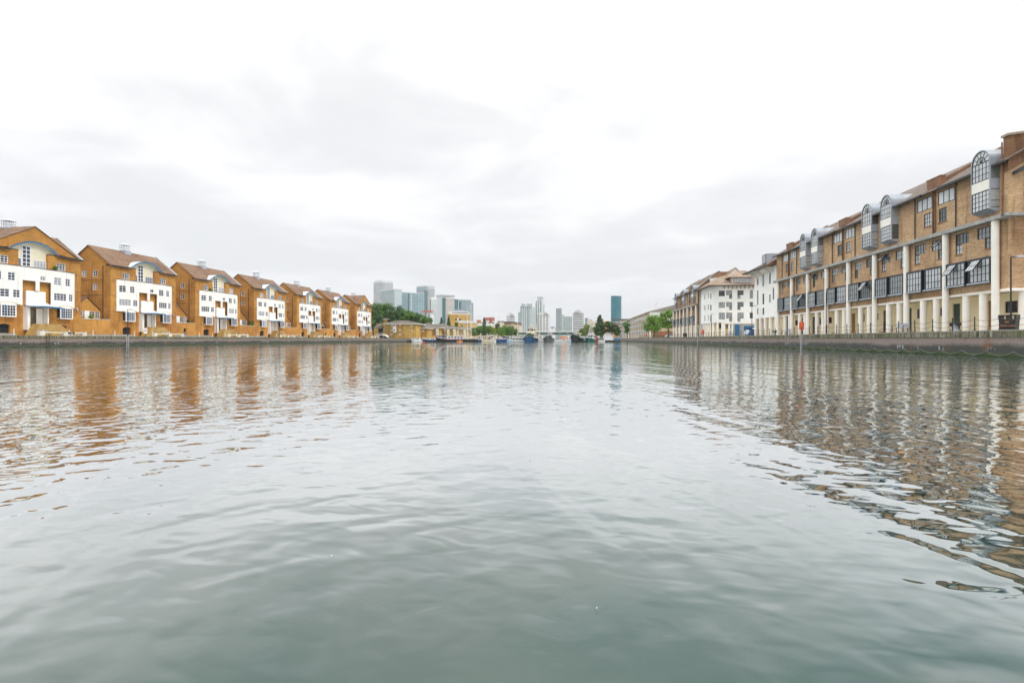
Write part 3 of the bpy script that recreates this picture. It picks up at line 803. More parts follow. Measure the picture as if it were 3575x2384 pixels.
def colonnade(name, label, Yfar, L, cols, orl, pairs, near_end, ridge=16.45):
    b = empty(name, (33.0, Yfar, GR), rad(-90))
    tag(b, label, 'building', 'colonnaded brick buildings on the right bank')
    u_cols = sorted(cols)
    bays = list(zip(u_cols[:-1], u_cols[1:]))
    wh, steps, trip = [], [], []
    for (a, c) in bays:
        w_ = c - a
        for s, x0 in ((1, a+.75), (-1, c-.75)):
            lo, hi = (x0, x0+1.6) if s > 0 else (x0-1.6, x0)
            # wide upper light; narrow lower light at the outer side
            wh.append((lo, hi, 7.5, 8.42))
            n0, n1_ = (lo, lo+.78) if s > 0 else (hi-.78, hi)
            wh.append((n0, n1_, 6.65, 7.5))
            steps.append((lo, hi, n0, n1_))
    for c in pairs:
        for s in (-1, 1):
            x0 = c + s*.42; x1 = c + s*2.55
            lo, hi = min(x0,x1), max(x0,x1)
            wh.append((lo, hi, 11.55, 12.75)); trip.append((lo, hi, s))
            q0, q1 = (x0+s*.1, x0+s*1.15); q0, q1 = min(q0,q1), max(q0,q1)
            wh.append((q0, q1, 9.95, 11.2))
    up = MB()
    wallmesh(up, FLAT, 0, L, 3.15, 13.1, wh, .12)
    # near and far return walls with gable
    D = 11.0
    for u, s in ((L, 1), (0.0, -1)):
        wallmesh(up, (lambda uu, dd, z, u=u, s=s: (u - s*dd, uu, z)), 0, D, 3.15, 13.1, [], .1)
        up.face([(u,0,13.1),(u,D,13.1),(u,D/2,ridge)])
    up.box(0, L, D, D+.02, 0, 13.1)
    up.build('brick_wall', M['tan_brick'], b)
    # recessed ground floor
    gf = MB()
    holes = []
    doors = []; gw = []
    for i, (a, c) in enumerate(bays):
        w_ = c - a
        if i % 2 == 0: doors.append((a+.55*w_, a+.55*w_+.95)); gw.append((a+.2*w_, a+.2*w_+1.0, 1.55, 2.35))
        else: doors.append((a+.30*w_, a+.30*w_+.95)); gw.append((a+.62*w_, a+.62*w_+1.3, 1.45, 2.4))
    holes = [(p0,p1,.25,2.6) for p0,p1 in doors] + gw
    wallmesh(gf, lambda u,d_,z: (u, 1.9+d_, z), 0, L, 0, 3.1, holes, .15)
    gf.face([(0,0,3.148),(L,0,3.148),(L,1.9,3.148),(0,1.9,3.148)])
    gf.box(L-.02, L, 1.9, D, 0, 3.14); gf.box(0, .02, 1.9, D, 0, 3.14)
    gf.build('ground_floor_wall', M['gf_cream'], b)
    for i, (p0,p1) in enumerate(doors):
        dm = MB().box(p0, p1, 2.02, 2.06, .25, 2.6)
        for (z0,z1) in ((.5,1.2),(1.35,2.3)): dm.box(p0+.14, p1-.14, 2.0, 2.019, z0, z1)
        dr = dm.build('door', M['green_door'] if i % 4 != 3 else M['brown_door'], b)
        MB().box(p1-.16, p1-.1, 1.95, 1.999, 1.22, 1.3).build('handle', M['galv'], dr)
        MB().box(p0-.15, p1+.15, 1.5, 1.89, 0, .22).build('doorstep', M['step_brick'], b)
    for (a,c,z0,z1) in gw: window(b, a, 1.98, z0, c-a, z1-z0, 3, 2, 'black_frame', 'glass', .07, .05)
    # columns and beam
    for u in u_cols:
        m = MB(); cyl(m, u, -.32, .25, 0, 8.6, 18); m.build('tall_column', M['column'], b, smooth=False)
    for (a, c) in bays:
        for q in (1/3., 2/3.):
            m = MB(); cyl(m, a+(c-a)*q, .12, .27, 0, 3.0, 16); m.build('short_column', M['column'], b)
    bm = MB(); bm.tube((0,.0,3.1),(L+.12,.0,3.1),.13,.13,10)
    bm.build('beam', M['column'], b)
    MB().box(0, L+.3, -.65, -.003, 8.62, 8.72).box(0, L+.3, -.55, -.003, 8.72, 8.96).build('ledge', M['concrete'], b)
    # bay windows, first floor
    for bi, (a, c) in enumerate(bays):
        ww = (c-a-1.05)/2
        MB().box(a+.3+ww+.02, c-.3-ww-.02, -.3, -.004, 3.85, 5.88).build('bay_gap_panel', M['gutter'], b)  # dark panel; the gap's darkness is put into its colour
        for wi, x0 in enumerate((a+.3, c-.3-ww)):
            s = MB().box(x0-.03, x0+ww+.03, -.56, -.003, 3.80, 3.92).box(x0, x0+ww, -.5, -.003, 5.82, 5.9)
            for x in (x0, x0+ww-.06): s.box(x, x+.06, -.5, -.42, 3.92, 5.82)
            bay = s.build('bay_window', M['gutter'], b)
            MB().box(x0-.06, x0+ww+.06, -.62, -.562, 3.80, 3.92).build('sill', M['lead'], bay)
            wn = window(bay, x0+.06, -.49, 3.93, ww-.12, 1.88, 5, 3, 'black_frame', 'glass_r', .07, .06, name='window_frame')
            boxes('side_glass', M['black_frame'], bay, (x0+.01, x0+.05, -.42, -.004, 3.93, 5.81), (x0+ww-.05, x0+ww-.01, -.42, -.004, 3.93, 5.81))
            if (bi*2+wi) % 6 == 3 or bi == len(bays)-1:
                sash_open(wn, (ww-.12)*.42, 1.1, 'black_frame', 'glass_pale', (ww-.12)*.2, 1.82, 35)
    for i, (lo, hi, n0, n1_) in enumerate(steps):
        wn = window(b, lo, .05, 7.5, hi-lo, .92, 4, 2, 'black_frame', 'glass_r', .05, .04)
        window(b, n0, .05, 6.65, n1_-n0, .85, 2, 2, 'black_frame', 'glass_r', .05, .04)
        MB().box(n0-.05, n1_+.05, -.06, -.003, 6.55, 6.648).build('sill', M['red_brick'], b)
        if i % 3 == 1: sash_open(wn, .75, .85, 'black_frame', 'glass_pale', .05 if n0 == lo else hi-lo-.8, .88, 42)
    for (lo, hi, s) in trip:
        window(b, lo, .0, 11.55, hi-lo, 1.2, 3, 1, 'black_frame', 'glass_pale', .07, .07, label='wide upper window with three tall pale panes')
    for c in pairs:
        for s in (-1, 1):
            q = sorted((c+s*.52, c+s*1.57))
            window(b, q[0], .05, 9.95, 1.05, 1.25, 3, 3, 'black_frame', 'glass_r', .05, .04)
            MB().box(q[0]-.05, q[1]+.05, -.06, -.003, 9.85, 9.948).build('sill', M['red_brick'], b)
        pr = MB().box(c-.16, c+.16, -.16, -.003, 8.96, 13.6).box(c-.95, c+.95, -.12, .3, 13.32, 14.15)
        # party wall following the roof slope
        pr.prism([(.3,13.2),(D/2,ridge+.1),(D/2,ridge+.3),(.3,13.9)], c-.2, c+.2, 'x')
        pr.build('brick_pier', M['red_brick'], b)
        cp = MB().box(c-1.0, c+1.0, -.17, .35, 14.152, 14.24)
        cp.prism([(.35,13.91),(D/2,ridge+.31),(D/2,ridge+.45),(.35,14.1)], c-.26, c+.26, 'x')
        cp.build('coping', M['tanroof'], b)
        pi = MB()
        for s in (-1, 1):
            pi.tube((c+s*2.8,-.08,8.96),(c+s*2.8,-.08,12.95),.05,.05,6)
        pi.tube((c+.05,-.2,8.96),(c+.05,-.2,13.3),.05,.05,6)
        pi.build('drainpipe', M['gutter'], b)
    # roof
    rf = MB()
    for ya, yb_ in ((-.45, D/2), (D+.45, D/2)):
        z0 = 13.1 - .45*(ridge-13.1)/(D/2)
        rf.hexa([(-.1,ya,z0+.1),(L+.35,ya,z0+.1),(L+.35,yb_,ridge+.1),(-.1,yb_,ridge+.1)], [(-.1,ya,z0+.24),(L+.35,ya,z0+.24),(L+.35,yb_,ridge+.26),(-.1,yb_,ridge+.26)])
    roof = rf.build('roof', M['roof_r'], b)
    edges = sorted([(o_-1.0, o_+1.0) for o_ in orl] + [(c-1.2, c+1.2) for c in pairs])
    x = -.1
    for (e0, e1) in edges + [(L+.35, L+.4)]:
        if e0 > x + .1: boxes('gutter', M['gutter'], b, (x, e0, -.62, -.46, 12.82, 13.0))
        x = max(x, e1)
    for o_ in orl: oriel(b, o_)
    return b

YFA = 92.3
colsA = [YFA - (45.8 + 5.63*n) for n in range(9)]
prA = [YFA - (53.35 + 16.8*k) for k in range(3)]
orA = []
for c in prA: orA += [c + 6.55, c - 6.55]
orA = [o_ for o_ in orA if 1.0 < o_ < YFA-45.2]
bA = colonnade('colonnade_building', 'long nearest brick building on the right with tall cream columns and arched zinc oriels', YFA, YFA-44.95, colsA, orA, prA, True)
# near end: raised brick upstand and extra end columns
LA = YFA-44.95
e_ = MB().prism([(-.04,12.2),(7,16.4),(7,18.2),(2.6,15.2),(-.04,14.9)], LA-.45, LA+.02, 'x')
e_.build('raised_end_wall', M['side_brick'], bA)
MB().prism([(-.15,14.92),(2.65,15.22),(7,18.22),(7,18.42),(2.6,15.4),(-.15,15.1)], LA-.55, LA+.12, 'x').build('coping', M['tanroof'], bA)
MB().prism([(.25,11.9),(6.5,15.6),(6.5,15.85),(.25,12.15)], LA+.022, LA+.6, 'x').build('verge', M['gutter'], bA)
MB().tube((LA-.5,-.1,8.96),(LA-.5,-.1,14.6),.06,.06,6).build('drainpipe', M['red_brick'], bA)
for q in (1.2, 3.4):
    m = MB(); cyl(m, LA-.25, q, .27, 0, 3.0, 16); m.build('short_column', M['column'], bA)
MB().box(LA+.003, LA+.5, -.55, 11.0, 8.72, 8.96).build('ledge', M['concrete'], bA)
MB().tube((LA,0,3.1),(LA,11,3.1),.13,.13,10).build('beam', M['column'], bA)
window(bA, LA-1.2, 1.9-.02, 1.5, .8, .9, 2, 2, 'black_frame', 'glass', .07, .05)

YFB = 184.0
colsB = [YFB - (149.9 + 5.6*n) for n in range(7)]
prB = [YFB - 159.5, YFB - 172]
bB = colonnade('colonnade_building', 'farther brick building with cream columns behind the white rounded block', YFB, YFB-149.2, colsB, [YFB-153.0, YFB-166, YFB-178.5], prB, True, 17.6)
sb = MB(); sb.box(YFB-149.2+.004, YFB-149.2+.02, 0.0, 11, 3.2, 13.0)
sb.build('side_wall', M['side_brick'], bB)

# ---------------------------------------------------------------- white rendered end of the near terrace (Y 92.4 .. 103)
wc = empty('white_corner_building', (33.0, 103.3, GR), rad(-90))
tag(wc, 'narrow white rendered end block with wide dark eaves joining the near colonnade', 'building')
LW = 103.3-92.35
hol = [(1.5,2.2,9.2,10.5),(1.5,2.2,5.6,8.2),(1.5,2.2,3.9,5.0),(4.3,5.2,8.7,10.9),(4.3,5.2,5.5,7.4),(4.3,5.2,3.7,4.9),(7.6,8.3,8.8,10.8),(7.6,8.3,5.6,7.0),(9.2,9.9,6.0,8.0)]
a = MB(); wallmesh(a, FLAT, 0, LW, 3.1, 11.75, hol, .14)
a.box(0, .02, 0, 10, 0, 11.7); a.box(0, LW, 9.98, 10, 0, 11.7); a.face([(0,0,3.1),(LW,0,3.1),(LW,1.6,3.1),(0,1.6,3.1)])
a.build('white_wall', M['white'], wc)
MB().box(.03, LW, 1.6, 1.62, 0, 3.09).build('ground_floor_wall', M['gf_cream'], wc)
MB().box(1.2,2.2,1.52,1.59,0,2.3).build('door', M['blue_door'], wc)
for x in (.35, 2.9, 5.3, 7.8, 10.4):
    m = MB(); cyl(m, x, .2, .3, 0, 3.09, 14); m.build('short_column', M['column'], wc)
for (p0,p1,z0,z1) in hol: window(wc, p0, .06, z0, p1-p0, z1-z0, 2, max(2, int((z1-z0)/.5)), 'black_frame', 'glass_r', .05, .04)
r_ = MB(); r_.hexa([(-1.6,-1.6,11.62),(LW,-1.6,11.62),(LW,11.5,11.62),(-1.6,11.5,11.62)], [(5.5,4.5,15.2),(LW,4.5,15.2),(LW,5.5,15.2),(5.5,5.5,15.2)])
r_.build('roof', M['slate'], wc)
MB().box(-1.72,LW,-1.72,-1.602,11.52,11.72).box(-1.72,-1.602,-1.6,11.5,11.52,11.72).build('gutter', M['gutter'], wc)
bk = MB()
for k in range(8):
    x = .2+k*1.3; bk.prism([(-1.4,11.6),(-.004,11.6),(-.004,10.5)], x, x+.08, 'x')
bk.build('eaves_bracket', M['column'], wc)
bx = MB().box(5.9,8.2,-.9,-.004,11.0,11.55); bx.build('box_panel', M['column'], wc)
MB().box(6.0,8.0,-.6,2.5,12.3,14.0).build('dormer', M['lead'], wc)
window(wc, 6.1, -.68, 12.4, 1.8, 1.5, 4, 3, 'black_frame', 'glass_pale', .06, .045, name='dormer_window')

# ---------------------------------------------------------------- white rounded block facing the camera at Y = 134
YW = 134.0
X0 = 33.0; X1 = 44.6; RC = 2.6
wb = empty('white_block', (X0, YW, GR))
tag(wb, 'white rounded-corner block with tan hipped roof, blue door and blue mural at its foot', 'building')
arcL = RC*math.pi/2; side = 9.0
def PB(u, d_, z):
    # unrolled wall: side along the dock (u<0), rounded corner, then front facing the camera
    if u < 0: return (0+d_, RC - u, z)
    if u < arcL:
        a = u/RC; return (RC - (RC-d_)*math.cos(a), RC - (RC-d_)*math.sin(a), z)
    return (RC + (u-arcL), 0+d_, z)
U1 = arcL + (X1-X0-RC)
def upx(px): return arcL + (x_at(px, YW) - X0 - RC)
def zpx(py): return z_at(py, 38, YW) - GR
fh = []
fw_ = []
for (z0,z1,zl) in ((1014,1030.5,1043),(1054.5,1071.5,1082),(1091.5,1112,1123.5)):
    for (p0,p1,l0,l1) in ((2535,2556,2545.5,2556),(2574.5,2596,2574.5,2585)):
        fw_.append((upx(p0),upx(p1),zpx(z1),zpx(z0),4,3)); fw_.append((upx(l0),upx(l1),zpx(zl),zpx(z1),2,2))
    fw_.append((upx(2617.5),upx(2628.5),zpx(zl) if z0 == 1014 else zpx(z1),zpx(z0),2,4))
    fw_.append((3.05, 4.45, zpx(z1+3), zpx(z0), 3, 3))
    fw_.append((.5,1.1,zpx(z1+10),zpx(z0+8),1,4)); fw_.append((-1.6,-.9,zpx(z1+6),zpx(z0+4),1,3)); fw_.append((-5.2,-4.4,zpx(z1+6),zpx(z0+4),1,3))
a = MB(); wallmesh(a, PB, -side, U1, 3.35, 12.35, [q[:4] for q in fw_], .14, [arcL*k/8 for k in range(9)])
a.box(X1-X0-.02, X1-X0, .1, 14, 0, 12.3); a.box(0.1, X1-X0, 13.98, 14, 0, 12.3)
a.build('white_wall', M['white'], wb)
for (p0,p1,z0,z1,nx,nz) in fw_:
    q0 = Vector(PB(p0,.06,z0)); q1 = Vector(PB(p1,.06,z0)); dv = q1-q0
    window(wb, q0.x, q0.y, z0, dv.length, z1-z0, nx, nz, 'black_frame', 'glass_r', .07, .07, rz=math.atan2(dv.y, dv.x))
a = MB()
PG = lambda u,d_,z: PB(u, d_+.9, z)
wallmesh(a, PG, -side, U1, 0, 3.3, [], .1, [arcL*k/8 for k in range(9)])
a.build('ground_floor_wall', M['gf_cream'], wb)
cap = MB()
for k in range(-6, 20):
    u = k*.5
MB().box(2.7, X1-X0, 0.0, .9, 3.1, 3.34).build('beam', M['column'], wb)
for u in (-7.2,-5.2,-3.4,-1.6,.2,1.4,2.7,3.9, upx(2528), upx(2547), upx(2558)):
    q = PB(u, .3, 0); m = MB(); cyl(m, q[0], q[1], .26, 0, 3.34, 12); m.build('short_column', M['column'], wb)
MB().box(upx(2562)-arcL+RC, X1-X0, .05, .86, 0, 3.08).build('garage_front', M['concrete'], wb)
MB().box(upx(2566)-arcL+RC, upx(2582)-arcL+RC, -.02, .048, 0, 2.9).build('blue_door', M['blue_door'], wb)
for (p0,p1) in ((2514,2531),(2539,2557)):
    window(wb, upx(p0)-arcL+RC, .80, 2.0, x_at(p1,YW)-x_at(p0,YW), 1.1, 2, 1, 'black_frame', 'glass', .08, .08)
# roof: hipped, tan tiles, with long window dormer
r_ = MB(); r_.hexa([(-1.1,-1.1,12.3),(X1-X0+1,-1.1,12.3),(X1-X0+1,15,12.3),(-1.1,15,12.3)], [(3.6,5.0,15.3),(X1-X0-.5,5.0,15.3),(X1-X0-.5,9,15.3),(3.6,9,15.3)])
r_.build('roof', M['tanroof'], wb)
MB().box(-1.15,X1-X0+1.05,-1.2,-1.105,12.22,12.42).box(-1.2,-1.105,-1.1,15,12.22,12.42).build('gutter', M['gutter'], wb)
bk = MB()
for k in range(9):
    x = 2.8+k*.95; bk.prism([(-.9,12.25),(-.004,12.25),(-.004,11.45)], x, x+.07, 'x')
bk.build('eaves_bracket', M['tanroof'], wb)
dx0, dx1 = x_at(2561,YW)-X0, x_at(2624,YW)-X0
dz0, dz1 = zpx(988), zpx(970)
dm = MB().box(dx0-.2, dx1+.2, .2, 4.5, dz0-.2, dz1+.1); dmo = dm.build('dormer', M['column'], wb)
window(dmo, dx0, .08, dz0, dx1-dx0, dz1-dz0, 12, 3, 'black_frame', 'glass_pale', .06, .05, name='dormer_window')
MB().hexa([(dx0-1.3,-.5,dz1+.12),(dx1+1.2,-.5,dz1+.12),(dx1+1.2,5,dz1+.12),(dx0-1.3,5,dz1+.12)], [(dx0+1.6,2.5,dz1+2.0),(dx1-.6,2.5,dz1+2.0),(dx1-.6,4,dz1+2.0),(dx0+1.6,4,dz1+2.0)]).build('dormer_roof', M['tanroof'], dmo)
# rear wing with gable and brick party wall showing above the roof
rw = empty('brick_rear_block', (0, 0, GR)); tag(rw, 'brown brick block with pale gable and zinc roof rising behind the white rounded block', 'building')
RY = 147.6
xx = lambda px: x_at(px, RY); z2 = lambda py: z_at(py, 38, RY) - GR
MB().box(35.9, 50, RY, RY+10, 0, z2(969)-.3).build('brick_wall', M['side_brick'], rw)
MB().prism([(xx(2484),z2(972)),(xx(2515),z2(949)),(xx(2560),z2(949)),(xx(2560),z2(972))], RY-.1, RY+8).build('upper_wall', M['red_brick'], rw)
MB().prism([(xx(2480),z2(996)),(xx(2476),z2(972)),(xx(2535),z2(970)),(xx(2535),z2(996))], RY-.8, RY-.12).build('zinc_roof', M['metal_pale'], rw)
MB().prism([(xx(2520),z2(975)),(xx(2562),z2(941)),(xx(2600),z2(975))], RY-1.4, RY-.9).build('gable', M['column'], rw)
gq = MB()
for s in (-1, 1):
    xa = xx(2562); xb = xx(2562+s*38 if s > 0 else 2518)
    gq.hexa([(xa,RY-1.6,z2(941)),(xb,RY-1.6,z2(975)),(xb,RY+4,z2(975)),(xa,RY+4,z2(941))], [(xa,RY-1.6,z2(941)+.3),(xb,RY-1.6,z2(975)+.3),(xb,RY+4,z2(975)+.3),(xa,RY+4,z2(941)+.3)])
gq.build('roof', M['tanroof'], rw)
# mural panel: abstract blue and white strokes
mr = empty('mural', (x_at(2597,YW), YW-.03, GR+.35)); tag(mr, 'blue and white painted mural on the wall beside the blue door', 'mural')
mw = x_at(2640,YW)-x_at(2597,YW)
MB().box(0, mw, 0, .06, 0, 2.2).build('panel', M['blue_door'], mr)
M['mural_white'] = plain('mural_white', (0.65,0.75,0.82), 0.6, 0.1); M['mural_navy'] = plain('mural_navy', (0.01,0.03,0.12), 0.6, 0.1)
q = MB(); q.prism([(0,.0),(.9,.3),(1.5,1.1),(.8,1.3),(0,1.0)], -.02, -.003); q.prism([(1.3,1.5),(2.6,1.35),(mw,1.7),(mw,1.9),(2.2,1.75)], -.02, -.003)
q.build('pale_stroke', M['mural_white'], mr)
q = MB(); q.prism([(.1,1.75),(1.6,1.7),(2.5,1.2),(2.2,1.0),(1.0,1.4)], -.035, -.022); q.prism([(1.2,.1),(2.9,.2),(mw-.1,.9),(2.6,.7)], -.035, -.022)
q.build('dark_stroke', M['mural_navy'], mr)

# ---------------------------------------------------------------- far right terrace with balconies (Y 244..330) and the one beyond
def balcony_block(name, label, X, Ya, Yb, H, depth, nb, roofm):
    b = empty(name, (X, Yb, GR), rad(-90)); tag(b, label, 'building', 'flats with balconies far along the right bank')
    L = Yb-Ya
    hol = []
    st = 3
    for i in range(nb):
        for s in range(st):
            c = L*(i+.5)/nb; hol.append((c-1.1, c+1.1, 3.4+s*2.9, 5.3+s*2.9))
    a = MB(); wallmesh(a, FLAT, 0, L, 3.0, H, hol, .2)
    a.box(0,.02,0,depth,0,H-.01); a.box(0,L,depth-.02,depth,0,H-.01)
    a.box(L-.02,L,.02,depth,3,H-.02)
    a.build('wall', M['pale_brick'], b)
    MB().box(0, L, 1.4, 1.45, 0, 3).build('ground_floor_wall', M['pale_brick'], b)
    MB().box(L-.03, L+.01, 1.45, depth, 0, 3.02).build('end_wall', M['side_brick'], b)
    for i in range(nb+1):
        m = MB(); cyl(m, min(max(L*i/nb,.3),L-.3), .2, .3, 0, 3, 8); m.build('short_column', M['column'], b)
    for (p0,p1,z0,z1) in hol:
        window(b, p0, .08, z0, 2.2, 1.9, 3, 2, 'upvc', 'glass', .1, .08)
    for i in range(nb):
        for s in range(st):
            c = L*(i+.5)/nb; z = 3.05+s*2.9
            m = MB().box(c-1.6,c+1.6,-1.1,-.003,z,z+.14)
            for k in range(8): m.box(c-1.6+k*.45,c-1.54+k*.45,-1.08,-1.02,z+.14,z+1.1)
            m.box(c-1.6,c+1.6,-1.1,-1.0,z+1.1,z+1.18)
            m.build('balcony', M['metal_pale'], b)
    MB().hexa([(-.4,-.6,H),(L+.5,-.6,H),(L+.5,depth+.5,H),(-.4,depth+.5,H)], [(2,depth*.45,H+3),(L-3,depth*.45,H+3),(L-3,depth*.55,H+3),(2,depth*.55,H+3)]).build('roof', M[roofm], b)
    MB().box(-.4,L+.5,-.7,-.602,H-.1,H+.1).build('fascia', M['column'], b)
    # white attic storey facing the camera
    window(b, L+.03, 4.0, 8.5, 1.6, 1.5, 3, 2, rz=rad(90)); window(b, L+.03, 8.0, 8.5, 1.6, 1.5, 3, 2, rz=rad(90))
    return b
cb = balcony_block('balcony_flats', 'pale brick flats with rows of grey balconies behind the two bright green trees', 33, 244, 330, 11.8, 24, 12, 'greyroof')
MB().box(86.0+.003, 86.2, 0, 24, 7.6, 11.75).build('white_attic', M['white'], cb)
for q in (3.0, 5.5): MB().box(83, 84, q, q+.7, 13.5, 16.2).build('chimney', M['white'], cb)
balcony_block('balcony_flats', 'farthest pale flats on the right bank, left of the dark green quayside tree', 33, 342, 425, 11.0, 18, 10, 'greyroof')

# ================================================================ QUAY FURNITURE
def lamp(x, y, arm, label, grp, z=GR):
    o = empty('street_lamp', (x, y, z)); tag(o, label, 'street lamp', grp)
    MB().tube((0,0,0),(0,0,1.1),.085,.075,8).tube((0,0,1.1),(0,0,5.3),.055,.045,8).tube((0,0,5.3),(arm*.55,0,5.35),.035,.035,6).build('post', M['iron'], o)
    MB().box(min(arm*.3,arm*.85), max(arm*.3,arm*.85), -.14,.14,5.28,5.40).build('lamp_head', M['galv'], o)
    return o
rl = ['next to the black litter bin at the right edge', 'in front of the fourth tall column from the right', 'standing before the blue mural on the white rounded block', 'before the left corner of the white rounded block', 'before the left columns of the farther brick building', 'to the right among the two bright green trees', 'to the left among the two bright green trees', 'beside the far balconied flats on the right bank']
for k, Yl in enumerate((42.7, 71.4, 99.9, 128.6, 157.4, 185, 210.7, 239)):
    lamp(31.5, Yl, 1, 'slim black quayside lamp post ' + rl[k], 'lamp posts on the right quay')
ll = ['first', 'second', 'third', 'fourth', 'fifth', 'sixth']
for k, Yl in enumerate((95, 121, 149, 177, 205, 232)):
    lamp(-88, Yl, 1, 'black lamp post on the left towpath, %s from the left edge' % ll[k], 'lamp posts on the left towpath', GZ+.03)

# chain posts: one master, then copies; each carries its two chains to the next post
def post_master():
    o = empty('chain_post', (30.25, 30, GR-.05))
    m = MB().tube((0,0,0),(0,0,.12),.075,.065,8).tube((0,0,.12),(0,0,.98),.042,.036,8).tube((0,0,.98),(0,0,1.03),.06,.06,8).tube((0,0,1.03),(0,0,1.08),.045,.02,8)
    m.build('post', M['iron'], o)
    for z in (.88, .45):
        c = MB(); c.path([(0, 2.4*k/10, z - .16*math.sin(math.pi*k/10)) for k in range(11)], .014, 5)
        c.build('chain', M['chain'], o)
    return o
pm = post_master(); posts = [pm]
y = 34.8; k = 0
while y < 262:
    c = copy_tree(pm); c.location.y = y; posts.append(c); y += 2.4
pm.location.y = 32.4
for o in posts: tag(o, 'thin black iron post with two hanging chains along the right quay edge', 'post', 'chain posts along the right quay')
def wpost():
    o = MB().tube((0,0,0),(0,0,.95),.05,.04,8).tube((0,0,.95),(0,0,1.05),.07,.03,8).build('towpath_post', M['column'])
    return o
wp = wpost(); wp.location = (-86.9, 63.6, GZ+.02); wl = [wp]
y = 68.15
while y < 238:
    c = wp.copy(); COL.objects.link(c); c.location.y = y; wl.append(c); y += 4.55
for o in wl: tag(o, 'thin pale post at the edge of the left towpath', 'post', 'pale posts along the left quay')

def bench(x, y, z, rz, label):
    o = empty('bench', (x, y, z), rz); tag(o, label, 'bench', 'metal benches on the quays')
    s = MB()
    for k in range(7): s.box(-1.0+.02, 1.0-.02, -.02+k*.065, .03+k*.065, .44, .465)
    s.build('seat', M['lead'], o)
    bk = MB()
    for k in range(7): bk.box(-.98,.98,.46+k*.018,.475+k*.018,.5+k*.06,.545+k*.06)
    bk.build('backrest', M['lead'], o)
    for sx in (-.9, .9):
        MB().box(sx-.03,sx+.03,-.02,.04,0,.44).box(sx-.03,sx+.03,.40,.46,0,.47).box(sx-.03,sx+.03,-.02,.4,.62,.66).box(sx-.03,sx+.03,-.02,.03,.466,.62).build('leg', M['iron'], o)
    return o
bench(31.6, y_at(3133,31.6), GR, rad(-90), 'grey metal bench behind the chain posts, third tall column from the right')
bench(31.6, y_at(2738,31.6), GR, rad(-90), 'grey metal bench at the white corner block, left of the red lifebuoy board')
for i, (px, lb) in enumerate(((160,'in front of the nearest gabled house'),(585,'in front of the second gabled house'),(858,'in front of the third gabled house'),(1040,'in front of the fourth gabled house'))):
    bench(-88.6, y_at(px,-88.6), GZ+.03, rad(90), 'small grey metal bench on the left towpath ' + lb)

def lifebuoy(x, y, z, rz, mat, label, s=1.0):
    o = empty('lifebuoy_stand', (x, y, z), rz); tag(o, label, 'lifebuoy', 'lifebuoy boards on the quays')
    MB().box(-.035,.035,.0,.06,0,1.0).build('post', M['iron'], o)
    pts = [(-.3,.62),(.3,.62),(.33,1.5),(.2,1.72),(-.2,1.72),(-.33,1.5)]
    MB().prism(pts, -.16, -.003).build('board', mat, o)
    rg = MB(); rg.path([(.19*math.cos(a*math.pi/8), -.20, 1.22+.19*math.sin(a*math.pi/8)) for a in range(17)], .045, 8)
    rg.build('ring', M['orange'], o, smooth=True)
    return o
lifebuoy(30.6, y_at(2800,30.6), GR, rad(-60), M['lifered'], 'bright red lifebuoy board above the white quay ladder on the right bank')
lifebuoy(31.4, y_at(2455,31.4), GR, rad(-40), M['lifered'], 'red lifebuoy board at the right end of the farther colonnade')
lifebuoy(31, y_at(2318.5,31), GR, rad(-40), M['lifered'], 'small red lifebuoy board between the two bright green trees')
lifebuoy(31, y_at(2256,31), GR, rad(-40), M['lifered'], 'tiny pale red lifebuoy board near the far balconied flats')
lifebuoy(-87.2, y_at(507,-87.2), GZ, rad(60), M['hazard_white'], 'white and red lifebuoy board before the entrance of the second gabled house')

def litter_bin(x, y, label):
    o = empty('litter_bin', (x, y, GR), rad(-60)); tag(o, label, 'litter bin')
    MB().hexa([(-.45,-.25,0),(.45,-.25,0),(.45,.25,0),(-.45,.25,0)], [(-.5,-.28,.78),(.5,-.28,.78),(.5,.28,.78),(-.5,.28,.78)]).build('body', M['iron'], o)
    MB().box(-.52,-.40,-.28,.28,.782,1.0).box(.40,.52,-.28,.28,.782,1.0).box(-.07,.07,-.28,.28,.782,1.0).box(-.52,.52,-.3,.3,1.002,1.08).build('hood', M['iron'], o)
    MB().box(-.12,.12,-.30,-.285,.5,.62).build('badge', M['brown_door'], o)
    MB().box(-.5,.5,-.29,-.272,.28,.31).build('trim_strip', M['orange'], o)
litter_bin(31.2, y_at(3523,31.2), 'black double litter bin beside the lamp post at the right edge')
litter_bin(31.2, y_at(2391,31.2), 'small dark litter bin among the far colonnade columns')

def mooring(x, y, z, label, mat='lead'):
    o = empty('mooring_bollard', (x, y, z), rad(-90)); tag(o, label, 'bollard', 'mooring bollards')
    MB().tube((0,0,0),(0,0,.16),.28,.22,12).tube((0,0,.16),(0,0,.5),.17,.15,12).build('base', M[mat], o, smooth=False)
    MB().tube((-.42,0,.52),(.42,0,.52),.11,.11,10).tube((-.46,0,.52),(-.38,0,.52),.17,.17,12).tube((.38,0,.52),(.46,0,.52),.17,.17,12).build('crossbar', M['iron'], o)
mooring(30.5, y_at(3335,30.5), GR, 'dark iron winch-like mooring bollard on the right coping behind the chain posts')
mooring(30.5, y_at(2705,30.5), GR, 'small dark mooring bollard on the coping below the white corner block')
mooring(-86.8, y_at(249,-86.8), GZ, 'pale topped mooring bollard before the nearest gabled house')

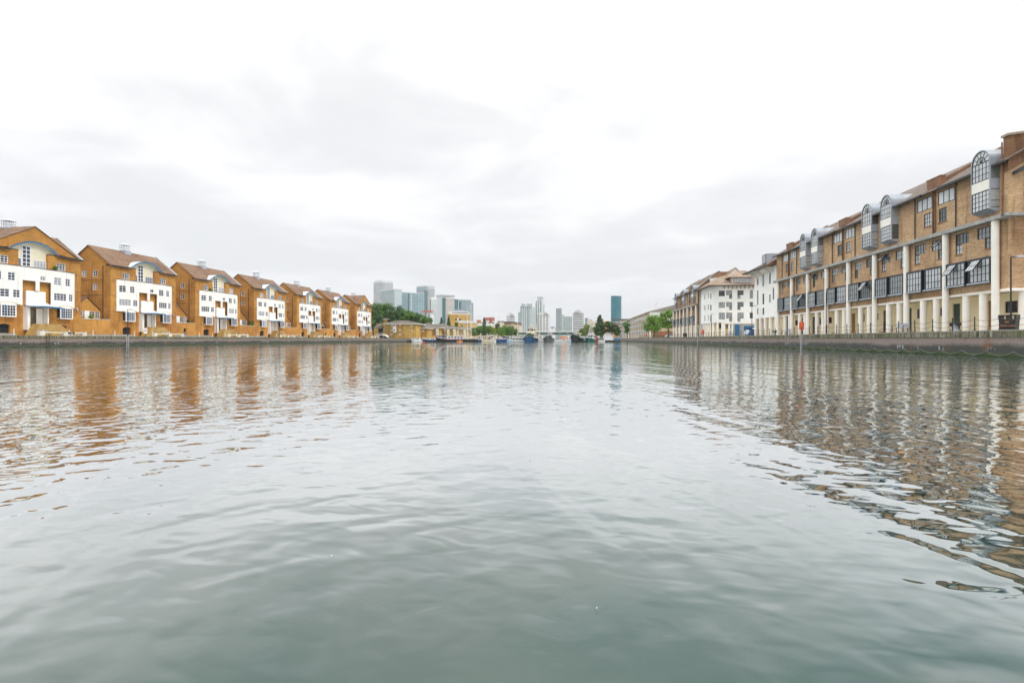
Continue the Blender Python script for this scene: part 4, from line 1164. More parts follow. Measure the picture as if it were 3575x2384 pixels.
def ladder(x, y, side, label, mat='galv'):
    o = empty('quay_ladder', (x, y, 0)); tag(o, label, 'ladder', 'ladders on the quay walls')
    MB().box(0,.05,-.26,-.21,-.4,2.0).box(0,.05,.21,.26,-.4,2.0).build('rail', M[mat], o)
    r_ = MB()
    for k in range(9): r_.box(.008,.042,-.21,.21,-.2+k*.24,-.165+k*.24)
    r_.build('rungs', M[mat], o)
ladder(XR-.2, y_at(2802,XR), 1, 'white steel ladder down the right quay wall below the bright red lifebuoy board')
ladder(XR-.2, y_at(2438,XR), 1, 'pale steel ladder on the right quay wall below the farther colonnade')
ladder(XL+.15, y_at(443,XL), 1, 'pale steel ladder on the left quay wall below the second gabled house')
ladder(XL+.15, y_at(165,XL), 1, 'dark tyre-hung ladder on the left quay wall below the nearest gabled house', 'chain')

def bicycle(x, y, label):
    o = empty('bicycle', (x, y, GR), rad(10)); tag(o, label, 'bicycle', 'bicycles by the white rounded block')
    for sx in (-.52, .52):
        m = MB(); m.path([(sx+.33*math.cos(a*math.pi/8), 0, .34+.33*math.sin(a*math.pi/8)) for a in range(17)], .022, 5)
        for a in range(4): m.tube((sx+.32*math.cos(a*math.pi/4),0,.34+.32*math.sin(a*math.pi/4)),(sx-.32*math.cos(a*math.pi/4),0,.34-.32*math.sin(a*math.pi/4)),.004,.004,4)
        m.build('wheel', M['iron'], o)
    MB().tube((-.52,0,.34),(-.2,0,.8),.02,.02,5).tube((-.2,0,.8),(.35,0,.8),.02,.02,5).tube((.35,0,.85),(.52,0,.34),.02,.02,5).tube((-.05,0,.34),(.35,0,.8),.02,.02,5).tube((-.05,0,.34),(-.22,0,.9),.02,.02,5).tube((-.52,0,.34),(-.05,0,.34),.015,.015,5).build('frame', M['blue_door'], o)
    MB().box(-.36,-.1,-.07,.07,.9,.95).build('saddle', M['iron'], o)
    MB().tube((.35,-.28,.98),(.35,.28,.98),.018,.018,5).tube((.35,0,.8),(.35,0,.98),.018,.018,5).build('handlebar', M['iron'], o)
bicycle(x_at(2545,YW-2), YW-2, 'blue framed bicycle parked left of the blue door')
bicycle(x_at(2555,YW-2.8), YW-2.8, 'dark bicycle parked nearest the blue door')

# dock floats
def buoy(px, py, mat, label):
    zc_ = CZ*F/(py-1185); u = (px-1787.5)/F
    X = zc_*(u*CA - SA); Y = zc_*(u*SA + CA)
    o = empty('buoy', (X, Y, 0)); tag(o, label, 'buoy')
    m = MB(); n = 10
    for k in range(6):
        a0 = -math.pi/2 + math.pi*k/6; a1 = -math.pi/2 + math.pi*(k+1)/6
        m.tube((0,0,.22+.32*math.sin(a0)),(0,0,.22+.32*math.sin(a1)),max(.001,.32*math.cos(a0)),max(.001,.32*math.cos(a1)),n,False)
    m.build('float', M[mat], o, smooth=True)
    MB().tube((0,0,.52),(0,0,.75),.05,.05,6).build('eye', M['iron'], o)
buoy(1479, 1198.5, 'lifered', 'small red buoy floating left of the dark barge with a white stripe')
buoy(1728, 1197.0, 'cream', 'small cream buoy floating before the blue covered barge')
for i, (px, py, lb) in enumerate(((3148,1582,'orange'),(1852,1603,'white'),(2083,2131,'white'),(1157,1947,'white'))):
    zc_ = CZ*F/(py-1185); u = (px-1787.5)/F
    o = MB(); s = .05 if i == 0 else .007*(zc_/2.4)
    o.face([(-s,0,0),(0,-s*.45,.006),(s,0,0),(0,s*.45,.004)])
    q = o.build('floating_leaf', M['orange'] if i == 0 else M['stone'], None, (zc_*(u*CA-SA), zc_*(u*SA+CA), .012), R.uniform(0,3))
    tag(q, ['small orange leaf floating in the dark reflection of the right building', 'tiny pale floating scrap in the middle of the dock', 'tiny pale floating scrap on the dark water at the bottom centre', 'tiny pale floating scrap on the lower left water'][i], 'leaf')
#PART2
# ================================================================ TREES
def tree(name, label, x, y, z0, H, cr, kind, mat, n=2200, leaf=.5, group=None, seed=0, trunk_h=None):
    """trunk with limbs, crown of leaf cards gathered in clumps"""
    r = random.Random(seed*17+5)
    o = empty(name, (x, y, z0)); tag(o, label, 'tree', group)
    th = trunk_h if trunk_h is not None else (H*.28 if kind != 'conifer' else H*.1)
    tk = MB(); tr = max(.12, H*.022)
    tk.tube((0,0,0),(0,0,H*.75 if kind != 'conifer' else H*.95), tr, tr*.35, 7)
    clumps = []
    if kind == 'conifer':
        k = 46
        for i in range(k):
            f = (i/(k-1))**.8; z = th*.6 + (H-th*.6)*f*.97
            rr = cr*max(.10,(1-f**1.6))**.8*r.uniform(.6,1.0); a = i*2.4+r.uniform(-.3,.3)
            clumps.append((math.cos(a)*rr*.75, math.sin(a)*rr*.75, z-.05*H*(1-f), max(.5, cr*.42*(1-f*.7)), .6))
    else:
        k = 26 if kind == 'round' else 22
        for i in range(k):
            a = r.uniform(0, 2*math.pi); q = r.uniform(.25, .86)
            e = r.uniform(-.75, 1.0)
            rr = cr*q*math.sqrt(max(.05, 1-(e*.9)**2))
            z = th + (H-th)*(.5+.42*e)
            clumps.append((math.cos(a)*rr, math.sin(a)*rr, z, cr*r.uniform(.26,.42), .8))
    for c in clumps[::3]:
        b = (c[0]*.15, c[1]*.15, max(th*.8, c[2]-cr*.7))
        tk.tube(b, (c[0]*.85, c[1]*.85, c[2]), tr*.4, tr*.1, 5, False)
    tk.build('trunk', M['bark'], o)
    cw = MB()
    V, Fc = cw.v, cw.f
    wts = [c[3]**2 for c in clumps]; tot = sum(wts)
    for c, w_ in zip(clumps, wts):
        m = int(n*w_/tot)
        for _ in range(m):
            d3 = Vector((r.gauss(0,1), r.gauss(0,1), r.gauss(0,1))).normalized()
            q = r.uniform(.55, 1.08)
            p = Vector((c[0],c[1],c[2])) + Vector((d3.x, d3.y, d3.z*c[4]))*c[3]*q
            if kind == 'willow': p.z -= r.uniform(0, .45)*cr*max(0, (math.hypot(p.x,p.y)/cr))
            s = leaf*r.uniform(.6,1.3)
            nr = (d3 + Vector((r.uniform(-.7,.7),r.uniform(-.7,.7),r.uniform(-.2,.9)))).normalized()
            a = nr.orthogonal().normalized(); bb = nr.cross(a)
            th_ = r.uniform(0, 6.28); a, bb = a*math.cos(th_)+bb*math.sin(th_), bb*math.cos(th_)-a*math.sin(th_)
            if kind == 'willow': a = Vector((0,0,1)); bb = Vector((math.cos(th_), math.sin(th_), 0))*.35; s *= 1.7
            i0 = len(V)
            V.extend([tuple(p-a*s*.5), tuple(p+bb*s*.38), tuple(p+a*s*.5), tuple(p-bb*s*.38)])
            Fc.append((i0,i0+1,i0+2,i0+3))
    cw.build('crown', M[mat], o)
    return o
def ptree(px, ptop, pw, Y, name, label, kind, mat, base=None, n=1800, leaf=.55, group=None, seed=0):
    X = x_at(px, Y); H = z_at(ptop, X, Y) - GZ
    cr = pw/2/F*(-X*SA+Y*CA)
    return tree(name, label, X, Y, GZ, H, cr, kind, mat, n, leaf, group, seed)
WG = 'tall broad trees of the dark wood behind the left flats'
wood = [(1303,1063,70,262),(1322,1058,62,300),(1350,1058,64,305),(1378,1064,60,300),(1402,1078,56,305),(1424,1086,52,300),(1446,1095,48,305),(1462,1090,50,345),(1480,1100,46,340),(1494,1108,36,345),(1338,1074,62,330),(1370,1080,60,335),(1400,1096,56,335)]
wl_ = ['leftmost tree of the dark wood, right beside the farthest gabled house','second tree of the dark wood, under the pale grey tower','highest tree of the dark wood, below the teal office block','dark wood tree below the edge of the banded teal block','dark wood tree where the crowns begin to slope down','dark wood tree halfway down the slope of crowns','lower dark wood tree above the hipped flats','rounded tree rising at the low right part of the wood','low tree in front of the red roof frame','last small tree at the right end of the dark wood','inner dark tree low in the left of the wood','inner dark tree low in the middle of the wood','inner dark tree low behind the hipped flats']
for i, (a,b,c,Y) in enumerate(wood):
    ptree(a, b, c*1.15, Y if i else 275, 'broadleaf_tree', wl_[i], 'round', 'leaf_mid' if i % 3 else 'leaf_dark', n=3200, leaf=.75, group=WG, seed=i)
ct = [(1541,1107,27,370,'leaf_dark','conifer','dark conifer behind the yellow flats, left of two'),(1566,1105,30,372,'leaf_dark','conifer','dark conifer behind the yellow flats, right of two'),
      (1592,1124,16,374,'leaf_mid','round','small bushy tree just right of the two dark conifers'),(1612,1132,14,374,'leaf_dark','conifer','tiny dark conifer left of the tall ketch masts')]
for i, (a,b,c,Y,m,k,l) in enumerate(ct): ptree(a,b,c,Y,'pine_tree' if k == 'conifer' else 'broadleaf_tree',l,k,m,n=2600,leaf=.75,seed=40+i)
bt = [(1655,1146,26,395,'leaf_mid','round','bushy green tree right behind the ketch masts'),(1676,1140,26,400,'leaf_bright','willow','light green willow left of the tall dark conifer'),
      (1690,1108,22,392,'leaf_dark','conifer','tall narrow dark conifer above the boats, left of the red-topped block'),(1708,1140,26,398,'leaf_bright','willow','light willow just right of the narrow conifer'),
      (1724,1146,18,396,'leaf_willow','willow','yellowish small willow above the blue covered barge'),(1738,1128,18,402,'leaf_dark','round','dark rounded tree in front of the white turbine mast'),
      (1758,1139,32,400,'leaf_bright','willow','wide bright willow beneath the gabled grey roof, left one'),(1785,1141,34,400,'leaf_mid','willow','wide bright willow beside the white end of the bridge'),
      (2031,1150,22,408,'leaf_mid','willow','green willow at the right end of the bridge'),(2055,1135,34,406,'leaf_willow','willow','large yellow-green willow left of the tall dark conifer on the right'),
      (2074,1146,22,400,'leaf_dark','round','dark tree under the yellow-green willow'),(2094,1098,50,398,'leaf_dark','conifer','tallest dark conifer, between the willow and the round teal tower'),
      (2131,1120,30,398,'leaf_dark','round','dark tree below the round teal tower'),(2156,1144,22,400,'leaf_mid','willow','small loose tree at the end of the right bank')]
for i, (a,b,c,Y,m,k,l) in enumerate(bt): ptree(a,b,c*(1.1 if k == 'conifer' else 1.5),Y,'pine_tree' if k == 'conifer' else ('willow_tree' if k == 'willow' else 'broadleaf_tree'),l,k,m,n=3200 if c < 40 else 6500,leaf=.8,seed=60+i)
def rtree(px, ptop, pw, Y, l, m, seed, n=3000):
    X = x_at(px, Y); zc_ = -X*SA+Y*CA
    tree('broadleaf_tree', l, X, Y, GZ, z_at(ptop, X, Y)-GZ, pw/2/F*zc_, 'round', m, n, .5, 'green trees on the right quay', seed, 2.2)
rtree(2190, 1121, 38, 334.0, 'dark green tree at the corner between the far balconied flats', 'leaf_mid', 81)
rtree(2284, 1100, 84, 228.0, 'wide bright green tree in front of the balconied flats', 'leaf_bright', 82, 4600)
rtree(2333, 1081, 62, 205.0, 'taller bright green tree touching the farther brick colonnade', 'leaf_bright', 83, 4200)

# ================================================================ FAR TOWERS
def tower(name, label, p0, pm, p1, ptop, Y, mat, dL=None, dR=None, caps=(), stripes=(), cat='tower', pbot=None, mats=None, wrap=None):
    """two-faced block; pm = pixel of the near vertical corner"""
    P0 = Vector((x_at(pm, Y), Y, 0))
    dl = (dL if dL is not None else abs(x_at(pm,Y)-x_at(p0,Y))*.6)
    dr = (dR if dR is not None else abs(x_at(p1,Y)-x_at(pm,Y))*.6)
    L_ = Vector((x_at(p0, Y+dl), Y+dl, 0)); R_ = Vector((x_at(p1, Y+dr), Y+dr, 0))
    B_ = L_ + R_ - P0
    if pm - p0 < 1: L_ = P0 + Vector((0, dl, 0)); B_ = R_ + L_ - P0
    if p1 - pm < 1: R_ = P0 + Vector((0, dr, 0)); B_ = L_ + R_ - P0
    H = z_at(ptop, P0.x, Y) - GZ
    o = empty(name, (P0.x, P0.y, GZ)); tag(o, label, cat)
    l, r, b = L_-P0, R_-P0, B_-P0
    ring = [l, Vector((0,0,0)), r, b]
    m = MB(); u = 0.0
    for i in range(4):
        a, c = ring[i], ring[(i+1) % 4]; d_ = (c-a).length
        m.face([(a.x,a.y,0),(c.x,c.y,0),(c.x,c.y,H),(a.x,a.y,H)], [(u,0),(u+d_,0),(u+d_,H),(u,H)]); u += d_
    m.face([(q.x,q.y,H) for q in ring], [(0,0)]*4)
    m.build('facade', mat, o)
    def frac(px):
        # pixel column -> point on the two near faces
        if px <= pm: f = (pm-px)/max(1e-6,(pm-p0)); return l*f
        f = (px-pm)/max(1e-6,(p1-pm)); return r*f
    for (a, c, t0, t1, mt, nm, out) in stripes:
        q0, q1 = frac(a), frac(c); z1 = z_at(t0, P0.x, Y)-GZ; z0 = z_at(t1, P0.x, Y)-GZ
        n_ = (q1-q0).normalized().cross(Vector((0,0,1))); n_ = n_ if n_.y < 0 else -n_
        s = MB(); s.hexa([tuple(q0+n_*.1+Vector((0,0,z0))), tuple(q1+n_*.1+Vector((0,0,z0))), tuple(q1+n_*out+Vector((0,0,z0))), tuple(q0+n_*out+Vector((0,0,z0)))],
                         [tuple(q0+n_*.1+Vector((0,0,z1))), tuple(q1+n_*.1+Vector((0,0,z1))), tuple(q1+n_*out+Vector((0,0,z1))), tuple(q0+n_*out+Vector((0,0,z1)))])
        s.build(nm, mt, o)
    for (inset, pt0, pt1, mt, nm) in caps:
        c = (l+r+b)/4
        z0 = z_at(pt0, P0.x, Y)-GZ; z1 = z_at(pt1, P0.x, Y)-GZ
        rg = [c + (q-c)*(1-inset) for q in ring]
        s = MB().hexa([(q.x,q.y,z0+.05) for q in rg], [(q.x,q.y,z1) for q in rg]); s.build(nm, mt, o)
    return o
T = {}
def tm(k, *a, **kw): T[k] = towermat('tower_'+k, *a, **kw); return T[k]
tm('greypale', (0.40,0.42,0.45), (0.62,0.62,0.62), 60, 8.0, 1.9, 0.5, .2)
tm('teal_band', (0.17,0.26,0.28), (0.46,0.53,0.53), 7, 6.5, 1.6, .3, .45)
tm('cyan_band', (0.15,0.27,0.32), (0.56,0.65,0.67), 80, 6.4, 1.7, .3, .2)
tm('greyblue', (0.24,0.35,0.39), (0.32,0.43,0.46), 5, 8, .6, .25, .3)
tm('blueglass', (0.17,0.29,0.34), (0.33,0.45,0.49), 9, 4.4, 1.0, .25, .35)
tm('dteal', (0.0,0.08,0.11), (0.02,0.13,0.16), 6, 6, .8, .2, .4)
tm('vstripe', (0.24,0.31,0.35), (0.55,0.55,0.56), 4.6, 400, 1.3, .4, .2)
tm('beigeband', (0.33,0.29,0.28), (0.62,0.57,0.54), 90, 5.4, 1.8, .5, .15)
tm('palewin', (0.04,0.18,0.22), (0.66,0.72,0.73), 5, 5.2, 1.6, .4, .3)
tm('smooth', (0.52,0.58,0.60), (0.66,0.71,0.72), 12, 12, .4, .25, .1)
tm('steel', (0.28,0.36,0.40), (0.32,0.40,0.43), 30, 22, .6, .3, .12)
tm('teal2', (0.01,0.11,0.14), (0.04,0.19,0.22), 8, 10, 1.2, .2, .5)
tm('white_v', (0.05,0.16,0.18), (0.72,0.74,0.74), 6.4, 300, 1.9, .4, .4)
tm('white_h', (0.14,0.14,0.17), (0.76,0.75,0.73), 6.5, 4.2, 1.15, .5, .3)
tm('white_w', (0.20,0.21,0.25), (0.74,0.72,0.71), 90, 4.4, 1.25, .5, .2)
tm('grid', (0.04,0.09,0.10), (0.42,0.48,0.49), 4.6, 4.2, 1.3, .3, .6)
tm('round', (0.0,0.07,0.11), (0.03,0.27,0.34), 200, 5.2, 1.5, .12, .3)
tm('ybrickwin', (0.20,0.17,0.15), (0.74,0.52,0.20), 5.5, 3.6, 1.45, .7, .4)
tm('palebrick', (0.30,0.28,0.26), (0.70,0.60,0.48), 5, 3.4, 1.3, .7, .4)
tm('redwin', (0.20,0.12,0.12), (0.55,0.16,0.10), 6, 3.3, 1.2, .7, .4)
tm('whitewin', (0.12,0.16,0.20), (0.78,0.78,0.76), 5, 3.4, 1.3, .6, .4)
lead, pale, wht = M['lead'], M['metal_pale'], M['white']
tower('office_tower', 'tall pale grey banded office tower at the left of the skyline', 1304, 1334, 1372, 986, 1900, T['greypale'], caps=[(-.02,986,983.5,pale,'cornice'),(.12,983.5,978,pale,'roof_plant')])
tower('office_tower', 'teal-grey gridded office block in front of the pale grey tower', 1328, 1376, 1403, 1012, 1700, T['teal_band'], stripes=[(1377,1402.6,1016,1100,T['cyan_band'],'banded_glazing',1.2)], caps=[(-.02,1012,1008.5,pale,'cornice')])
tower('office_tower', 'flat grey-blue glass block between two teal office blocks', 1400, 1403, 1426, 1021, 1720, T['greyblue'], caps=[(-.01,1021,1019.5,pale,'cornice')])
tower('office_tower', 'wide blue-green glass block with a dark strip along its left side', 1425, 1429, 1482, 1023, 1660, T['blueglass'], stripes=[(1425.2,1428.8,1024,1100,T['dteal'],'dark_strip',1.0),(1435,1437,1026,1085,pale,'pale_mullion',.8)], caps=[(-.01,1023,1021,pale,'cornice')])
tower('office_tower', 'tall stepped glass tower with vertical ribs and a deep teal band down its corner', 1454, 1487, 1517, 1000, 1900, T['vstripe'], stripes=[(1482,1493,1015,1100,T['dteal'],'teal_corner',3.0),(1455,1486,1001,1014,T['greyblue'],'crown_glazing',1.5),(1494,1516.5,1001,1009,T['greypale'],'crown_band',1.5)], caps=[(-.01,1000,997,pale,'cornice')])
tower('apartment_tower', 'white apartment tower with a red-brown line and teal windows, before the stepped glass tower', 1500, 1505, 1526, 1044, 1300, T['palewin'], stripes=[(1501.5,1504,1046,1100,M['red_brick'],'red_line',.8)], caps=[(-.01,1044,1041,wht,'cornice'),(.3,1041,1038.5,wht,'roof_plant')])
tower('office_tower', 'beige banded office tower with white corner, teal stripe and oversailing slab roof', 1523, 1544, 1587, 1039, 1500, T['beigeband'], stripes=[(1524,1543,1036,1130,T['smooth'],'white_corner',2.0),(1545,1555,1039,1130,T['dteal'],'teal_stripe',1.5)], caps=[(-.04,1035,1029.5,lead,'slab_roof')])
tower('office_tower', 'narrow bright teal glass block right of the beige banded tower', 1586, 1588, 1600, 1045, 1700, T['teal2'], caps=[(-.03,1045,1043.5,pale,'cornice')])
tower('office_tower', 'plain steel-blue slab block with a small teal bay, behind the yellow brick block', 1601, 1612, 1645, 1047, 1760, T['steel'], stripes=[(1602.5,1610,1054,1078,T['teal2'],'teal_bay',1.0)], caps=[(-.01,1047,1045,pale,'cornice')])
tower('office_tower', 'lower steel-blue step beside the plain slab block', 1643, 1645, 1652.5, 1057, 1780, T['steel'])
# yellow brick apartment block with white attic
tower('apartment_block', 'tall yellow brick apartment block with white attic terrace and arched window', 1562, 1574, 1643, 1097, 520, M['yellow_brick'], caps=[(.10,1097,1087.5,wht,'attic'),(.5,1087.5,1081,lead,'roof_plant')],
      stripes=[(1589,1594,1111,1118,M['void'],'window',.15),(1603,1608,1111,1118,M['void'],'window',.15),(1596,1601,1110,1116,wht,'window',.15),(1590,1607,1121,1123,wht,'balcony',1.5),(1578,1636,1090,1092,M['void'],'attic_glazing',-4)], cat='apartment block')
tower('apartment_block', 'lower yellow brick wing with grey roof behind the ketch masts', 1600, 1602, 1665, 1127, 480, M['yellow_brick'], caps=[(-.02,1127,1119,pale,'roof')], cat='apartment block')
tower('apartment_block', 'yellow terrace wall behind the willows, right of the ketch', 1640, 1642, 1742, 1141, 440, M['yellow_brick'], caps=[(-.01,1141,1139,wht,'parapet')], cat='apartment block')
tower('white_tank', 'white cylinder-like stair tower below the red roof frame', 1501, 1507, 1514, 1100, 420, wht, cat='stair tower')
o = empty('roof_frame', (x_at(1493,430), 430, GZ)); tag(o, 'open roof frame edged in red on white posts above the right end of the wood', 'roof frame')
hw = 20/F*425; H = z_at(1087, x_at(1493,430), 430)-GZ
MB().box(-hw,hw,-3,3,H-.4,H+.3).build('red_fascia', M['lifered'], o)
MB().box(-hw*.7,-hw*.6,-1,1,0,H-.4).box(-.5,.3,-1,1,0,H-.4).box(hw*.5,hw*.65,-1,1,0,H-.4).build('post', wht, o)
MB().box(-hw*.75,hw*.7,-.5,3,H-6,H-3).build('glazed_stair', T['greyblue'], o)
tower('apartment_block', 'small dark red block peeping above the yellow wing', 1664, 1666, 1680, 1117, 700, T['redwin'], cat='apartment block')
tower('apartment_block', 'white low block with arched windows under the red-topped flats', 1662, 1664, 1738, 1127, 620, T['whitewin'], cat='apartment block')
tower('apartment_block', 'red-topped apartment block with white balconies, left of the turbine mast', 1693, 1718, 1727, 1108, 680, T['redwin'], stripes=[(1700,1709,1118,1128,T['white_w'],'white_balconies',1.5),(1719,1726,1121,1126,T['white_w'],'white_balconies',1.5)], cat='apartment block')
o = empty('turbine_mast', (x_at(1741,640), 640, GZ)); tag(o, 'thin white mast with a small white turbine head between red-topped and beige blocks', 'mast')
H = z_at(1108, x_at(1741,640), 640)-GZ
MB().tube((0,0,0),(0,0,H),.7,.4,8).build('mast', wht, o)
MB().tube((-.5,0,H),(.9,0,H),.6,.3,8).build('turbine_head', wht, o)
for k in range(3):
    a = .5+k*2.094; MB().tube((-.5,0,H),(-.5+3.5*math.cos(a),-.3,H+3.5*math.sin(a)),.3,.08,5).build('blade', wht, o)
tower('apartment_block', 'pale terrace block with small windows between mast and gabled warehouse', 1736, 1738, 1762, 1124, 600, T['palebrick'], caps=[(-.02,1124,1120.5,M['greyroof'],'roof')], cat='apartment block')
# warehouse with grey pitched roof and yellow wall
tower('warehouse', 'long yellow and pink walled warehouse with grey pitched roof below the beige arched tower', 1760, 1785, 1822, 1134, 500, T['palebrick'], dL=6, dR=40, caps=[(-.03,1134,1131,M['yellow_brick'],'cornice'),(.02,1131,1122,M['greyroof'],'roof')], cat='warehouse')
def arch_tower(label, p0, pm, p1, ptop, Y, mat, pa):
    o = tower('arched_tower', label, p0, pm, p1, ptop, Y, mat, caps=[(-.02, ptop, ptop-1.5, wht, 'cornice')])
    xa, xb = x_at(p0+ (p1-p0)*.12, Y) - x_at(pm, Y), x_at(p1-(p1-p0)*.12, Y) - x_at(pm, Y)
    z0 = z_at(ptop-1.5, x_at(pm,Y), Y)-GZ+.05; hh = (ptop-1.5-pa)/F*(Y)
    n = 12; q = MB()
    q.prism([(xa+(xb-xa)*k/n, z0+hh*math.sin(math.pi*k/n)) for k in range(n+1)], 2, 12)
    q.build('arched_roof', pale, o)
    return o
arch_tower('beige apartment tower with rounded roof behind the grey-roofed warehouse', 1768, 1772, 1797, 1101, 1100, T['white_w'], 1092)
tower('apartment_tower', 'white striped apartment tower with two grey crowns, left of centre', 1816, 1818, 1858, 1069, 1500, T['white_v'], stripes=[(1820,1832,1061,1068,lead,'grey_crown',4),(1838,1856,1060,1068,lead,'grey_crown',4),(1846,1856,1076,1150,T['teal_band'],'teal_corner',3)])
tower('apartment_tower', 'low green-grey shoulder on the left side of the striped twin tower', 1809, 1811, 1817, 1090, 1490, T['teal_band'])
tower('apartment_tower', 'pale slab just right of the striped twin tower', 1857, 1858, 1870, 1072, 1700, T['smooth'])
tower('apartment_tower', 'tallest slim white tower with a grey top band, left of centre', 1876, 1878, 1896, 1041, 1600, T['white_h'], caps=[(-.01,1041,1036.5,lead,'grey_crown')], stripes=[(1890,1895.8,1043,1090,T['smooth'],'white_edge',2.0)])
tower('apartment_tower', 'stepped striped tower in front of the tallest white tower', 1869, 1872, 1888, 1056, 1450, T['white_v'], caps=[(.3,1056,1050,lead,'roof_plant')])
tower('apartment_tower', 'narrow low slab on the right side of the tallest white tower', 1895, 1896, 1901, 1062, 1610, T['white_h'])
arch_tower('white apartment tower with curved roof in front of the tallest slim tower', 1874, 1890, 1918, 1096, 1000, T['white_h'], 1087)
tower('apartment_block', 'low pink brick block beside the white curved-roof tower', 1868, 1870, 1876, 1132, 700, T['palebrick'], cat='apartment block')
tower('apartment_tower', 'slim grey-green gridded tower right of centre', 1941, 1958, 1961, 1076, 1300, T['grid'])
tower('apartment_tower', 'pale plain slab joined to the right side of the slim gridded tower', 1961, 1962, 1969, 1098, 1320, T['smooth'])
tower('apartment_tower', 'lower wide green gridded block between gridded tower and curved-roof tower', 1968, 1970, 1997, 1105, 1250, T['grid'])
tower('apartment_block', 'tiny pink block at the end of the bridge skyline gap', 1936, 1937, 1942, 1141, 800, T['palebrick'], cat='apartment block')
arch_tower('white banded apartment tower with curved roof right of the green gridded block', 1999, 2032, 2038, 1091, 1000, T['white_w'], 1081)
tower('office_block', 'small pale blue-grey block right of the white banded tower', 2042, 2044, 2053, 1110, 1000, T['greyblue'], cat='office block')
tower('office_block', 'small grey block with flat roofs left of the tallest conifer', 2051, 2053, 2066, 1114, 900, T['palebrick'], cat='office block')
tower('apartment_block', 'low orange-pink block half hidden by willow and conifer', 2060, 2062, 2080, 1121, 560, T['palebrick'], cat='apartment block')
tower('apartment_block', 'low yellow house between the two dark trees on the right', 2106, 2108, 2128, 1121, 520, M['yellow_brick'], caps=[(-.02,1121,1117,wht,'parapet')], cat='apartment block')
tower('apartment_block', 'orange brick house with a dark window below the round teal tower', 2136, 2140, 2162, 1124, 500, M['red_brick'], stripes=[(2148,2156,1122,1128,T['greyblue'],'window',.3)], caps=[(-.02,1118,1114,M['greyroof'],'roof')], cat='apartment block')
tower('apartment_block', 'yellow house beneath the orange brick house', 2140, 2142, 2166, 1138, 470, M['yellow_brick'], cat='apartment block')
tower('apartment_block', 'pale flats with grey pitched roof behind the dark green quayside tree', 2164, 2168, 2215, 1120, 480, T['palebrick'], caps=[(-.02,1120,1113,M['greyroof'],'roof')], cat='apartment block')
# round teal tower
Y = 1300; Xc = x_at(2150.5, Y); Rr = 17.5/F*Y; H = z_at(1036, Xc, Y)-GZ
o = empty('round_tower', (Xc, Y, GZ)); tag(o, 'round deep teal glass tower with horizontal bands, alone at the right of the skyline', 'tower')
m = MB(); n = 28
for k in range(n):
    a, c = 2*math.pi*k/n, 2*math.pi*(k+1)/n
    m.face([(Rr*math.cos(a),Rr*math.sin(a),0),(Rr*math.cos(c),Rr*math.sin(c),0),(Rr*math.cos(c),Rr*math.sin(c),H),(Rr*math.cos(a),Rr*math.sin(a),H)], [(a*Rr,0),(c*Rr,0),(c*Rr,H),(a*Rr,H)])
m.build('glass_drum', T['round'], o)
MB().tube((0,0,H+.1),(0,0,H+2),Rr*1.02,Rr*1.02,28).build('roof_rim', lead, o)
MB().tube((0,0,H+2.1),(0,0,H+4),Rr*.8,Rr*.7,24).build('roof_plant', pale, o)
MB().box(Rr*.99,Rr*1.12,-2,2,0,H+3).build('white_edge', wht, o)
# slim wind-vane like dish above the bridge
o = empty('roof_dish', (x_at(1928,430), 430, GZ)); tag(o, 'small blue dish-shaped canopy on a stem above the green bridge', 'canopy')
H = z_at(1146, x_at(1928,430), 430)-GZ
MB().tube((0,0,0),(0,0,H),.2,.15,6).build('stem', M['lead'], o)
MB().tube((0,0,H),(0,0,H+.9),.5,1.8,12).build('dish', M['blue_trim'], o)

# ================================================================ BRIDGE AND FAR-LEFT FLATS
BY = 418.0
bx0, bx1 = x_at(1768, BY), x_at(2008, BY)
br = empty('road_bridge', (0, BY, 0)); tag(br, 'long dark green road bridge with pale railings behind the moored boats', 'bridge')
zb = lambda py: z_at(py, (bx0+bx1)/2, BY)
dk = M['dteal_paint'] = plain('bridge_green', (0.015,0.09,0.09), 0.6, 0.2)
MB().box(bx0, bx1, 0, 9, zb(1168), zb(1161)).build('deck_girder', dk, br)
rl_ = MB().box(bx0, bx1, -.1, 0, zb(1155.8), zb(1154.8)).box(bx0,bx1,-.08,-.02,zb(1158),zb(1157.6))
x = bx0
while x < bx1: rl_.box(x, x+.12, -.09, -.01, zb(1160.9), zb(1155.9)); x += 2.2
rl_.build('railing', M['column'], br)
br2 = MB().prism([(bx0,zb(1168.1)),(bx0+8,zb(1168.1)),(bx0+12,zb(1172)),(bx0,zb(1180))], .5, 8.5)
br2.build('abutment', wht, br)
MB().prism([(bx1-10,zb(1168.1)),(bx1,zb(1168.1)),(bx1,zb(1180)),(bx1-6,zb(1180))], .5, 8.5).build('abutment', wht, br)
for f in (.3,.62): MB().box(bx0+(bx1-bx0)*f, bx0+(bx1-bx0)*f+1.6, 1, 8, .1, zb(1168)).build('pier', M['lead'], br)
MB().prism([(bx0-9,zb(1166)),(bx0-7,zb(1158)),(bx0,zb(1155)),(bx0,zb(1157)),(bx0-6,zb(1160)),(bx0-7.5,zb(1167)),(bx0-7.5,zb(1185)),(bx0-9,zb(1185))], .2, 1).build('ramp_wall', wht, br)

